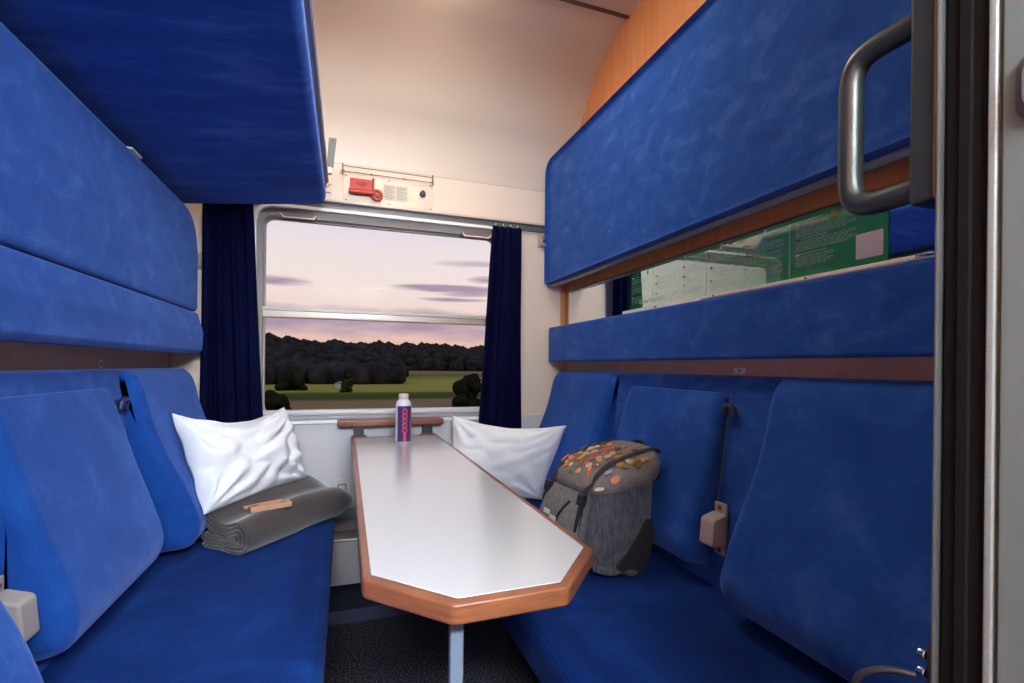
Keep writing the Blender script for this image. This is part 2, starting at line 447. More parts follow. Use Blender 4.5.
# heater box, ledge and kick step under the window
ht = thing('heater_cover', 'grey metal heater box with ledge below the window behind the table', 'heater', (.2, 2.30, .06))
obj('casing', box(L+.62, .43, 2.305, D-.02, .075, .272, .006), noisy('heater_grey', (.60, .58, .61), (.64, .62, .65), rough=.4, scale=5), ht)
obj('ledge', box(L+.62, .43, 2.296, 2.40, .273, .286, .004), STEEL, ht)
obj('grille', box(L+.62, .43, 2.40, D-.014, .287, .352, .004), noisy('grille_brown', (.15, .125, .12), (.2, .17, .16), scale=40, rough=.5, stretch=(3, 1, 1)), ht)
obj('top_rail', box(L+.62, .43, 2.395, D-.013, .353, .372, .003), ALU, ht)
kp = thing('kick_step', 'dark blue carpeted step on the floor at the foot of the heater', 'step', (.2, 2.2, 0))
obj('tread', box(L+.14, R-.14, 2.12, D-.01, .0, .060, .012, 3), BASE_BLUE, kp)
obj('riser_strip', box(L+.50, R-.50, 2.108, 2.119, .0, .052, .003), KICK_BLUE, kp)

# wall socket
so = thing('wall_socket', 'grey power socket on the lining left of the table', 'socket', (-.012, D-.012, .47))
obj('face_plate', prism(rrect(-.052, .028, .425, .515, .006), D-.022, D-.0121, .003, XZ), mat('socket_grey', (.66, .64, .66), .4), so)
obj('insert', ring_poly(rrect(-.032, .008, .445, .495, .004), rrect(-.025, .001, .452, .488, .003), D-.026, D-.0221, XZ), mat('socket_dark', (.25, .24, .25), .5), so)

# ------------------------------------------------------------------ door with grab handle
dr = thing('door_1', None, None, (.4280, .21, 0)); dr['kind'] = 'structure'
obj('leaf', box(.4320, 1.17, .202, .236, .0, 2.06, .002), ALU_DOOR, dr)
obj('edge_trim', box(.4170, .4319, .2378, .2412, 0, 2.06, .002), mat('edge_grey', (.055, .064, .067), .45), dr)
obj('seal', prism(roundpoly([(.4205, .2099), (.4320, .2099), (.4320, .2377), (.4205, .2377)], .004), 0, 2.06, 0, XY), RUBBER, dr)
obj('seal_lip', prism(roundpoly([(.4182, .2200), (.4205, .2188), (.4205, .2282), (.4182, .2270)], .0012), 0, 2.06, 0, XY), RUBBER, dr)
obj('edge_profile', prism(roundpoly([(.4170, .2045), (.4319, .2045), (.4319, .2098), (.4170, .2098)], .0018), 0, 2.06, 0, XY), ALU, dr)
obj('groove', box(.4235, .4319, .2022, .2044, 0, 2.08), mat('groove_dark', (.07, .08, .085), .5), dr)
obj('edge_panel', box(.4170, .4319, .110, .2021, 0, 2.06, .002), ALU_DOOR, dr)
ov = obj('lock_plate', prism(rrect(.156, .1940, 1.232, 1.278, .014), .4125, .4169, .002, lambda p, q, a: (a, p, q)), mat('lock_dark', (.07, .075, .08), .4080, .4080), dr)
obj('lock_button', prism(rrect(.161, .1890, 1.238, 1.272, .011), .4095, .4124, .0015, lambda p, q, a: (a, p, q)), ALU, ov)
# handle: base plate against the leaf and a D-shaped grip standing into the compartment
gh = obj('grab_handle', prism(roundpoly([(.4205, 1.200), (.4600, 1.200), (.4600, 1.372), (.4205, 1.372)], .006), .2413, .262, .004, XZ), HANDLE, dr)
zb, zt = 1.2155, 1.3490
obj('grip', tube([(.4320, .250, zb), (.4315, .275, zb-.0005), (.4315, .298, zb), (.4315, .3105, zb+.006), (.4315, .3155, zb+.020), (.4315, .3160, zb+.045),
                  (.4315, .3160, zt-.045), (.4315, .3155, zt-.020), (.4315, .3105, zt-.006), (.4315, .298, zt), (.4315, .275, zt+.0005), (.4320, .250, zt)], .0098, n=16, sub=8), HANDLE, gh)
lt = obj('door_catch', box(.4230, .4480, .2413, .2475, .822, .862, .003), DARK_METAL, dr)
for z in (.851, .837):
    obj('catch_pin', cyl((.4250, .2476, z), (.4250, .2530, z), .0036, .0036, 16, .001), CHROME, lt)
obj('catch_lever', tube([(.4200, .252, .834), (.4130, .262, .833), (.4060, .272, .829), (.4000, .281, .820), (.3980, .284, .806)], .0030, n=10), mat('lever_blue', (.006, .007, .014), .45), lt)

# ------------------------------------------------------------------ benches
SEAT_Z = .43
def bench(side):
    fx, wx = (-.035, L) if side == 'l' else (.436, R)
    s = 1 if side == 'l' else -1                   # +1: the seat opens towards +x
    X = lambda p: wx + s*p                         # p = distance from the wall
    dep = abs(fx-wx)
    t = thing('upholstered_bench', 'long blue plush bench on the ' + ('left wall with a grey blanket on it' if side == 'l' else 'right wall with a backpack standing on it'), 'bench', (X(.3), 1.4, 0))
    q = roundpoly([(.142, .435), (.16, .428), (dep-.10, .434), (dep, .425), (dep-.012, .30), (.142, .30)], [.005, .03, .1, .040, .025, .005], 7)
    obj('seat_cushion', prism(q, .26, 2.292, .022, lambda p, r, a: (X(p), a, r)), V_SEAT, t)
    obj('base', box(min(X(.02), X(dep-.18)), max(X(.02), X(dep-.18)), .24, 2.102 if False else 2.10, .0, .298, .008), BASE_BLUE, t)
    obj('seat_board', box(min(X(.03), X(dep-.03)), max(X(.03), X(dep-.03)), .25, 2.285, .2985, .2998), DARK_METAL, t)
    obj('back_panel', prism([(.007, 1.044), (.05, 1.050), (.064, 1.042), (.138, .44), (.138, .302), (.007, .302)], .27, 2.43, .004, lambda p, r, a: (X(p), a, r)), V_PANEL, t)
    far = [(.040, 1.030), (.074, 1.047), (.090, 1.040), (.118, 1.0), (.146, .889), (.187, .777), (.243, .661), (.275, .575), (.283, .535), (.270, .492), (.235, .466), (.105, .457)]
    mid = [(.044, .984), (.078, .997), (.092, .985), (.112, .930), (.156, .785), (.206, .640), (.226, .565), (.220, .517), (.195, .487), (.102, .472)]
    for k, pts, y0, y1 in (('far', far, 1.805, 2.41), ('mid', mid, 1.175, 1.705), ('near', far, .33, .992)):
        c = catmull(pts, 5)
        cc = roundpoly([(p.x, p.y) for p in c], [.008]+[0]*(len(c)-2)+[.008], 3)
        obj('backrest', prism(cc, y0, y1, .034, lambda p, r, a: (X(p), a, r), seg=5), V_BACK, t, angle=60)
    return X, s
XL, sL = bench('l'); XR, sR = bench('r')

# head pads (fixed strip above the seat backs)
def strip(side):
    X = XL if side == 'l' else XR
    if side == 'l': q = [(.007, 1.115), (.128, 1.108), (.146, 1.125), (.150, 1.20), (.128, 1.285), (.007, 1.285)]
    else: q = [(.007, 1.103), (.116, 1.097), (.123, 1.105), (.123, 1.280), (.116, 1.287), (.007, 1.287)]
    qq = roundpoly(q, [.003, .012, .012, .03 if side == 'l' else .01, .012, .003], 4)
    o = obj('head_pad', prism(qq, .28, 2.40 if side == 'l' else 2.452, .014, lambda p, r, a: (X(p), a, r)), V_PANEL, base=(X(.0), 1.4, 1.1), angle=60)
    tag(o, 'long blue padded strip ' + ('below the folded bunk on the left wall' if side == 'l' else 'under the mirror and green sign'), 'head pad')
    return o
strip('l')
rs = strip('r')
pw = obj('top_piping', tube([(XR(.117), .30, 1.2885), (XR(.117), 1.25, 1.2885)], .0022, n=6, smooth=False), mat('piping_pale', (.30, .33, .42), .7), rs)
pw['label'] = 'pale seam line on the top edge'

# folded bunks
def folded(side):
    X = XL if side == 'l' else XR
    if side == 'l':
        t = thing('folded_bunk', 'tall blue plush bunk folded down flat against the left wall', 'bunk', (X(0), 1.4, 1.288))
        out = roundpoly([(.28, 1.289), (2.40, 1.289), (2.40, 1.70), (.28, 1.70)], [.02, .02, .24, .02], 9)
        obj('cushion', prism(out, X(.012), X(.128), .020, YZ), V_PANEL, t)
        obj('backboard', box(X(.001), X(.0115), .30, 2.28, 1.31, 1.68), DARK_METAL, t)
        c = obj('strap_clip', box(X(.085), X(.125), 1.72, 1.795, 1.7005, 1.709, .003), PLASTIC_WHITE, t)
    else:
        t = thing('folded_bunk', 'wide blue plush bunk folded up against the right wall above the green sign', 'bunk', (X(0), 1.4, 1.517))
        out = roundpoly([(.28, 1.523), (2.460, 1.523), (2.460, 2.19), (.28, 2.19)], [.02, .016, .085, .03], 7)
        obj('cushion', prism(out, X(.074), X(.125), .022, lambda p, q, a: (a, p, q)), V_PANEL, t)
        obj('backboard', box(X(.073), X(.062), .30, 2.44, 1.530, 2.17), WOOD_EDGE, t)
        for y in (.45, 2.40):
            obj('hinge_arm', box(X(.0725), X(.001), y-.022, y+.022, 1.535, 1.585, .004), DARK_METAL, t)
        e = obj('edge_rail', box(X(.112), X(.080), .30, 2.448, 1.5125, 1.5222, .003), mat('rail_grey', (.33, .32, .36), .4, .3), t)
        obj('strap_clip', box(X(.118), X(.075), 1.77, 1.85, 2.1905, 2.202, .003), PLASTIC_WHITE, t)
    return t
folded('l'); folded('r')

# upper bunk on the left, let down: tilts up a little towards its open edge
ub = thing('upper_bunk', 'blue plush upper bunk let down over the left bench, seen from below', 'bunk', (L, 1.4, 1.74))
x_in, x_out, z_in, z_out = L+.012, -.093, 1.737, 1.806
def tilt(p, q, a): return (p, q, a + z_in + (z_out-z_in)*(p-x_in)/(x_out-x_in))
pl = roundpoly([(x_in, .25), (x_out, .25), (x_out, 2.405), (x_in, 2.405)], [.02, .03, .075, .05], 8)
obj('cushion', prism(pl, 0, .062, .026, tilt, seg=6), V_SHADE_LIFT, ub, angle=60)
pl2 = roundpoly([(x_in, .26), (x_out+.006, .26), (x_out+.006, 2.36), (x_in, 2.36)], [.01, .02, .06, .02], 6)
obj('bed_board', prism(pl2, .0625, .082, .004, tilt), mat('board_lavender', (.42, .42, .52), .45), ub)
obj('edge_strip', tube([(x_out+.010, .28, z_out+.062), (x_out+.010, 2.26, z_out+.062)], .005, n=8, smooth=False), mat('strip_pale', (.55, .54, .58), .4), ub)
br = obj('hanger_bracket', prism(roundpoly([(-.005, 0), (.022, 0), (.034, .125), (.004, .125)], .004), 2.152, 2.158, .0015, lambda p, q, a: (x_out+.013+p, a, z_out+.085+q)), mat('bracket_green_grey', (.15, .165, .145), .45, .4), ub)
obj('hole', cyl((x_out+.031, 2.1515, z_out+.196), (x_out+.031, 2.1505, z_out+.196), .003, n=10), BLACK, br)
obj('bracket_foot', box(x_out+.008, x_out+.030, 2.145, 2.165, z_out+.058, z_out+.0845, .002), PLASTIC_WHITE, ub)

# bunk catches on the window wall
def catch(x, z, s, label):
    t = thing('bunk_catch', label, 'catch', (x, D, z))
    obj('back_plate', prism(roundpoly([(x-.018*s, z-.035), (x+.032*s, z-.022), (x+.032*s, z+.022), (x-.018*s, z+.055)], .010), D-.014, D-.0005, .004, XZ), PLASTIC_BEIGE, t)
    obj('hook', tube([(x+.006*s, D-.012, z+.03), (x-.004*s, D-.030, z+.012), (x-.006*s, D-.040, z-.014), (x+.008*s, D-.040, z-.026), (x+.018*s, D-.030, z-.012)], .0075, n=10), PLASTIC_BEIGE, t)
    obj('pivot', cyl((x+.010*s, D-.0145, z), (x+.010*s, D-.026, z), .006, n=14), DARK_METAL, t)
catch(1.018, 1.765, 1, 'beige plastic catch on the window wall beside the right folded bunk')
catch(-.622, 1.52, -1, 'beige plastic catch on the window wall between left folded bunk and curtain')

# ------------------------------------------------------------------ mirror and information sign
XM = R-.0005
mi = thing('wall_mirror', 'long low mirror on the right wall behind the green sign', 'mirror', (XM, 1.4, 1.29))
obj('mirror_glass', box(XM-.005, XM, .30, 2.44, 1.291, 1.487), MIRROR, mi, False)
obj('mirror_rim', box(XM-.007, XM, .30, 2.44, 1.4875, 1.492, .001), mat('rim_dark', (.06, .05, .05), .4, .5), mi)
XS = XM-.0051
sg = thing('information_sign', 'glossy green travel information sign with white text on the mirror', 'sign', (XS, 1.3, 1.31))
Y0, Y1, ZB, ZT = .764, 1.822, 1.319, 1.4865
bo = obj('board', box(XS-.0015, XS-.0001, Y0, Y1, ZB, ZT), [SIGN_GREEN, mat('sign_rim', (.004, .05, .02), .9, Specular_IOR_Level=0)], sg, False)
for p in bo.data.polygons:
    if abs(p.normal.x) < .5: p.material_index = 1
def bx(y0, y1, z0, z1, bm=None, th=.0006): return box(XS-.0017-th, XS-.0017, min(y0, y1), max(y0, y1), z0, z1, bm=bm)
# measured columns: flags start each paragraph, broken white lines stand for the small print
cols = [(1.805, 1.70, [1.452, 1.415, 1.37]), (1.64, 1.50, [1.435, 1.405, 1.366]), (1.475, 1.375, [1.44, 1.405, 1.37]), (1.335, 1.215, [1.455, 1.41, 1.365]), (1.185, 1.045, [1.448, 1.418, 1.375]), (1.005, .835, [1.462, 1.424, 1.383])]
tx = None; fl = None
rr = random.Random(3)
for y0, y1, rows in cols:
    for z in rows:
        tx = bx(y0-.016, y0-.016-.45*(y0-y1), z-.0010, z+.0008, tx)
        for k in range(6 if y1 < .9 else 5):
            zz = z-.0075-.0048*k; y = y0; end = y1 + (.02 if k % 3 == 2 else 0) + rr.random()*.012
            if y1 < .9 and z < 1.40: end += .055
            while y > end:
                w = .006+rr.random()*.014
                tx = bx(y, max(y-w, end-.002), zz-.0008, zz+.0008, tx); y -= w+.003
for y in (1.66, 1.355, 1.025):
    tx = bx(y, y-.0022, 1.325, 1.472, tx)
obj('lettering', tx, SIGN_TEXT, sg, False)
for i, (y0, y1, rows) in enumerate(cols):
    for j, z in enumerate(rows):
        f = obj('flag_mark', bx(y0, y0-.012, z-.0032, z+.0008), (PINK_TEXT, BLACK, SIGN_WHITE)[j], sg, False)
        obj('flag_stripe', bx(y0, y0-.012, z-.0005, z+.0035, th=.0005), (SIGN_WHITE, PINK_TEXT, PINK_TEXT)[j], f, False)
MS = Matrix(((0, 0, -1, XS-.0021), (-1, 0, 0, 0), (0, 1, 0, 0), (0, 0, 0, 1)))   # text plane on the right wall, reads along -y
def stext(s, y, z, size): return text_bm(s, size, Matrix.Translation((0, y, z)) @ MS)
obj('logo_lettering', stext('GreenCityTrip', 1.675, 1.345, .026), SIGN_WHITE, sg, False)
for y, z in ((1.70, 1.462), (1.47, 1.470), (1.29, 1.470), (1.115, 1.471)):
    b = bx(y, y-.010, z-.006, z+.006); b = box(XS-.0025, XS-.0017, y-.013, y-.004, z+.0065, z+.0110, bm=b)
    obj('pictogram', b, SIGN_WHITE, sg, False)
YF = .895
figb = prism(roundpoly([(YF-.014, 1.449), (YF+.014, 1.449), (YF+.010, 1.461), (YF-.010, 1.461)], .004), XS-.0025, XS-.0017, 0, YZ)
fig = obj('figure_pictogram', figb, LIME, sg, False); fig['label'] = 'small cap-wearing figure in green'
obj('face', cyl((XS-.0017, YF, 1.468), (XS-.0026, YF, 1.468), .0062, n=16), SKIN_INK, fig, False)
obj('cap', prism(roundpoly([(YF-.0075, 1.471), (YF+.0075, 1.471), (YF+.006, 1.478), (YF-.006, 1.478)], .002), XS-.0029, XS-.0018, 0, YZ), LIME, fig, False)
cd = obj('square_card', prism(rrect(.775, .838, 1.337, 1.397, .003), XS-.0025, XS-.0017, 0, YZ), SIGN_CARD, sg, False)
cd['label'] = 'plain white square card'
led = struct('trim_6', box(XM-.022, XM-.0052, .70, 1.86, 1.2885, 1.3185, .002), mat('ledge_white', (.80, .80, .78), .35))
for y in (1.62, .96, 1.30):
    s_ = obj('screw', cyl((XM-.0221, y, 1.311), (XM-.0245, y, 1.311), .004, n=12), DARK_METAL, led)

# number plates over the seats
def plate(y, z, w, h, s, label, side):
    x = XR(.0066) if side == 'r' else XL(.0066); sgn = -1 if side == 'r' else 1
    t = thing('seat_number_plate', label, 'number plate', (x, y, z))
    obj('plate', prism(rrect(y-w/2, y+w/2, z-h/2, z+h/2, .004), min(x, x+sgn*.003), max(x, x+sgn*.003), .0008, YZ), mat('plate_white', (.9, .9, .88), .4), t)
    M = Matrix(((0, 0, sgn, x+sgn*.0034), (sgn, 0, 0, y), (0, 1, 0, z), (0, 0, 0, 1)))
    if s: obj('lettering', text_bm(s, h*.72, M), INK, t, False)
    else: obj('mark', box(min(x+sgn*.0031, x+sgn*.0036), max(x+sgn*.0031, x+sgn*.0036), y-w*.2, y+w*.2, z-h*.26, z+h*.26), INK, t, False)
plate(1.20, 1.0635, .046, .020, '34', 'white seat number plate reading 34 on the right wall', 'r')
plate(1.885, 1.0645, .024, .016, '', 'tiny square number plate on the right wall nearest the window', 'r')
plate(1.835, 1.064, .026, .024, '', 'tiny square number plate on the left wall above the bench', 'l')

# belt boxes, hooks
def belt(side, y, z):
    X = XL if side == 'l' else XR
    t = thing('belt_box', 'beige seat belt box on the ' + ('left' if side == 'l' else 'right') + ' back panel ' + ('at the picture edge' if side == 'l' else 'between two seat backs'), 'belt box', (X(.12), y, z))
    tb = (z-.44)/(1.04-.44); p0 = .138-.074*tb        # panel surface there
    obj('mounting_plate', box(min(X(p0+.001), X(p0+.011)), max(X(p0+.001), X(p0+.011)), y-.022, y+.022, z-.076, z+.076, .003), PLASTIC_BEIGE, t)
    q = roundpoly([(p0+.0112, z-.048), (p0+.064, z-.042), (p0+.057, z+.034), (p0+.0112, z+.048)], [.002, .010, .014, .002], 4)
    obj('housing', prism(q, y-.027, y+.027, .006, lambda p, r, a: (X(p), a, r)), PLASTIC_BEIGE, t)
    for zz in (z+.062, z-.062):
        obj('screw', cyl((X(p0+.0112), y, zz), (X(p0+.015), y, zz), .007, .005, 14), BROWN_WIRE, t)
    obj('belt_cord', tube([(X(.0755), y+.020, 1.0), (X(p0+.007), y+.012, z+.0765)], .0016, n=8, smooth=False), mat('cord_grey', (.10, .11, .16), .7), t)
belt('r', 1.145, .600); belt('l', 1.140, .596)
def knob(side, y, z, label):
    X = XL if side == 'l' else XR
    t = thing('belt_guide', label, 'hook', (X(.07), y, z))
    p0 = .138-.074*(z-.44)/.6
    obj('stem', cyl((X(p0+.0005), y, z), (X(p0+.02), y, z), .008, n=14), PLASTIC_BLUE, t)
    obj('hook_cap', tube([(X(p0+.018), y+.018, z-.018), (X(p0+.024), y+.014, z+.002), (X(p0+.027), y, z+.010), (X(p0+.024), y-.014, z+.004), (X(p0+.020), y-.018, z-.020)], .0085, n=10), PLASTIC_BLUE, t)
knob('r', 1.146, .950, 'small dark blue belt hook above the right belt box')
knob('l', 1.757, .950, 'small dark blue belt hook between the left seat backs')

# ------------------------------------------------------------------ alarm panel over the window
ap = thing('emergency_brake_panel', 'steel emergency brake panel with a red handle above the window', 'alarm panel', (.195, D, 1.94))
px0, px1, pz0, pz1 = -.020, .412, 1.866, 2.000
obj('plate', box(px0, px1, D-.008, D-.0065+.0060, pz0, pz1, .001), STEEL, ap)
yh = D-.0082
red = obj('pull_handle', box(.010, .112, yh-.024, yh-.0002, 1.905, 1.978, .004), RED, ap)
obj('grip_bar', cyl((.004, yh-.028, 1.912), (.128, yh-.028, 1.912), .012, n=18, bev=.003), RED, red)
obj('ring', tube([(.136+.020*math.cos(a), yh-.026, 1.905+.022*math.sin(a)) for a in [2*PI*k/16 for k in range(16)]], .0085, n=12, closed=True, sub=2), RED, red)
b = prism([(.048, 1.962), (.078, 1.962), (.078, 1.950), (.090, 1.950), (.063, 1.934), (.036, 1.950), (.048, 1.950)], yh-.0252, yh-.0241, 0, XZ)
obj('ring_peg', cyl((.136, yh-.0003, 1.905), (.136, yh-.020, 1.905), .0085, n=14), DARK_METAL, red)
obj('arrow_mark', b, RED_DARK, red, False)
obj('side_lug', box(.114, .124, yh-.018, yh-.0002, 1.925, 1.990, .002), RED_DARK, red)
lb = obj('instruction_label', prism(rrect(.165, .290, 1.895, 1.975, .003), yh-.0012, yh-.0001, 0, XZ), PAPER, ap)
b = None
for cx0 in (.172, .233):
    for k in range(9):
        b = box(cx0, cx0+.050-(.012 if k % 3 == 2 else 0), yh-.0018, yh-.0013, 1.965-.0075*k-.0012, 1.965-.0075*k+.0012, bm=b)
obj('lettering', b, INK, lb, False)
kn = obj('key_knob', cyl((.362, yh, 1.946), (.362, yh-.020, 1.946), .0165, .0135, 20, .002), BLACK, ap)
obj('knob_slot', box(.358, .366, yh-.0235, yh-.0202, 1.932, 1.960, .001), DARK_METAL, kn)
for x in (-.008, .195, .402):
    for z in (1.874, 1.992):
        obj('screw', cyl((x, yh-.0001, z), (x, yh-.003, z), .0035, n=10), DARK_METAL, ap)
gr = thing('guard_rail', 'thin wire guard rail above the emergency brake panel', 'rail', (.195, D, 2.01))
for z in (2.004, 2.030):
    obj('wire', tube([(-.024, D-.0006, z), (-.024, D-.030, z), (.410, D-.030, z), (.410, D-.0006, z)], .0024, n=8, smooth=False), BROWN_WIRE, gr)
for x in (-.024, .410):
    obj('post', cyl((x, D-.030, 1.996), (x, D-.030, 2.042), .0035, n=10), BROWN_WIRE, gr)
    obj('mount', cyl((x, D-.001, 2.008), (x, D-.012, 2.008), .012, n=16), STEEL, gr)
for x in (.11, .27):
    obj('screw', cyl((x, D-.001, 2.014), (x, D-.007, 2.014), .004, n=10), DARK_METAL, gr)
st = thing('warning_sticker', 'small square warning sticker on the wall left of the brake panel', 'sticker', (-.09, D, 1.92))
obj('sheet', prism(rrect(-.125, -.070, 1.878, 1.948, .004), D-.0015, D-.0003, 0, XZ), PAPER, st)
b = box(-.120, -.078, D-.0022, D-.0016, 1.897, 1.904)
obj('bar_mark', b, INK, st, False)
obj('slash_mark', xform(box(-.028, .028, -.0004, .0004, -.0022, .0022), Matrix.Translation((-.098, D-.002, 1.925)) @ Matrix.Rotation(-.7, 4, 'Y')), RED, st, False)

# ------------------------------------------------------------------ curtains
def curtain(xt0, xt1, xb0, xb1, zt, zb, y, folds, seed, label, amp=.020):
    t = thing('curtain', label, 'curtain', ((xt0+xt1)/2, y, zb))
    b = bmesh.new(); nu, nv = 90, 40; rr = random.Random(seed); ph = rr.random()*6
    fr, bk = [], []
    for j in range(nv+1):
        v = j/nv; z = zt+(zb-zt)*v
        x0 = xt0+(xb0-xt0)*v**.8; x1 = xt1+(xb1-xt1)*v
        A = amp*(.55+.55*v)
        rf, rb = [], []
        for i in range(nu+1):
            u = i/nu
            w = math.sin(u*folds*2*PI+ph+.5*math.sin(v*2.2+u*5)) + .35*math.sin(u*folds*4.3*PI+1.3*ph)
            off = A*w*(1+.25*noise.noise((u*4, v*2, seed)))
            xx = x0+(x1-x0)*u+.006*math.sin(v*3+u*9)
            rf.append(b.verts.new((xx, y+off-.0015, z))); rb.append(b.verts.new((xx, y+off+.0015, z)))
        fr.append(rf); bk.append(rb)
    for j in range(nv):
        for i in range(nu):
            b.faces.new((fr[j][i], fr[j][i+1], fr[j+1][i+1], fr[j+1][i])); b.faces.new((bk[j][i], bk[j+1][i], bk[j+1][i+1], bk[j][i+1]))
    for j in range(nv):
        b.faces.new((fr[j][0], fr[j+1][0], bk[j+1][0], bk[j][0])); b.faces.new((fr[j][nu], bk[j][nu], bk[j+1][nu], fr[j+1][nu]))
    for i in range(nu):
        b.faces.new((fr[0][i], bk[0][i], bk[0][i+1], fr[0][i+1])); b.faces.new((fr[nv][i], fr[nv][i+1], bk[nv][i+1], bk[nv][i]))
    obj('cloth', b, CURTAIN, t, angle=180)
    for k in range(4):
        x = xt0+(xt1-xt0)*(k+.4)/4
        obj('glider', tube([(x, y, zt-.004), (x, y+.004, zt+.012), (x+.004, y+.010, zt+.016)], .003, n=8), PLASTIC_WHITE, t)
curtain(-.602, -.405, -.616, -.332, 1.800, .56, 2.432, 4.2, 3, 'dark navy curtain gathered at the left side of the window')
curtain(.722, .884, .640, .902, 1.808, .60, 2.432, 4.0, 9, 'navy curtain gathered at the right side of the window')

# ------------------------------------------------------------------ table, shelf
TZ = .734
tb = thing('folding_table', 'long white-topped table with wooden edge between the benches', 'table', (.17, 1.5, 0))
outer = roundpoly([(.027, .792), (.146, .667), (.327, .671), (.438, .798), (.427, 2.430), (.352, 2.430), (.352, 2.362), (.098, 2.362), (.098, 2.430), (.026, 2.430)],
                  [.022, .022, .022, .022, .006, .004, .006, .006, .004, .006], 6)
obj('wood_edge', prism(outer, TZ-.031, TZ, .005, XY, seg=3), WOOD_EDGE, tb, angle=50)
inner = roundpoly([(.041, .802), (.155, .683), (.320, .687), (.422, .807), (.411, 2.318), (.042, 2.318)], [.008, .012, .006, .012, .004, .004], 5)
obj('laminate_top', prism(inner, TZ+.0003, TZ+.0022, .001, XY, seg=2), LAMINATE, tb, angle=50)
obj('leg', prism(rrect(.155, .1765, .728, .744, .004), 0.0, TZ-.0315, 0, XY), LEG_GREY, tb)
obj('leg_bracket', box(.148, .198, .715, .780, TZ-.036, TZ-.0312, .002), ALU, tb)
obj('bracket_screw', cyl((.151, .722, TZ-.036), (.151, .722, TZ-.043), .003, n=8), CHROME, tb)
sh = thing('window_shelf', 'narrow wooden shelf below the window sill at the head of the table', 'shelf', (.22, D, .74))
obj('board', box(-.036, .468, D-.084, D-.013, .776, .806, .006), WOOD_EDGE, sh)
for x in (.062, .392):
    bk = obj('hinge_bracket', box(x-.024, x+.024, D-.0685, D-.014, .705, .7755, .004), DARK_METAL, sh)
    obj('hinge_pin', cyl((x-.030, D-.060, .722), (x+.030, D-.060, .722), .007, n=12), ALU, bk)

# bottle on the table
bc = (.238, 2.135, TZ+.0022)
bt = thing('drink_bottle', 'slim pale bottle with purple label standing on the far end of the table', 'bottle', bc)
obj('body', lathe([(.026, 0), (.0325, .004), (.0335, .012), (.0335, .155), (.0325, .168), (.027, .180), (.0200, .186), (.0195, .189)], bc, 40), BOTTLE_WHITE, bt, angle=60)
obj('cap', lathe([(.0198, .1895), (.0208, .1905), (.0208, .209), (.0195, .211), (.008, .2112)], bc, 32), BOTTLE_CAP, bt)
def wrap(a0, a1, z0, z1, r, n=18, th=.0006, bm=None):
    b = bmesh.new(); rows = []
    for k in range(n+1):
        a = a0+(a1-a0)*k/n
        rows.append([b.verts.new((bc[0]+rad*math.cos(a), bc[1]+rad*math.sin(a), bc[2]+z)) for rad, z in ((r, z0), (r, z1), (r+th, z1), (r+th, z0))])
    for p, q in zip(rows, rows[1:]):
        for k in range(4): b.faces.new((p[k], q[k], q[(k+1) % 4], p[(k+1) % 4]))
    b.faces.new(rows[0]); b.faces.new(rows[-1][::-1])
    return merge(bm, b)
A = math.atan2(-bc[1], -bc[0])                     # side of the bottle towards the doorway
lbl = obj('label', wrap(A-.80, A+1.15, .008, .160, .0338), BOTTLE_LABEL, bt)
b = None
for k in range(5):
    zc = .138-.0205*k; n = 18
    pts = []
    for j in range(n):
        th = 2*PI*j/n; a = A+.17+.26*math.cos(th); r = .0352
        pts.append((bc[0]+r*math.cos(a), bc[1]+r*math.sin(a), bc[2]+zc+.0098*math.sin(th)))
    b = tube(pts, .0020, n=6, closed=True, sub=1, smooth=False, bm=b)
obj('ring_emblem', b, BOTTLE_RED, lbl)
obj('stem_emblem', wrap(A+.05, A+.30, .012, .044, .0346, 6), BOTTLE_RED, lbl)

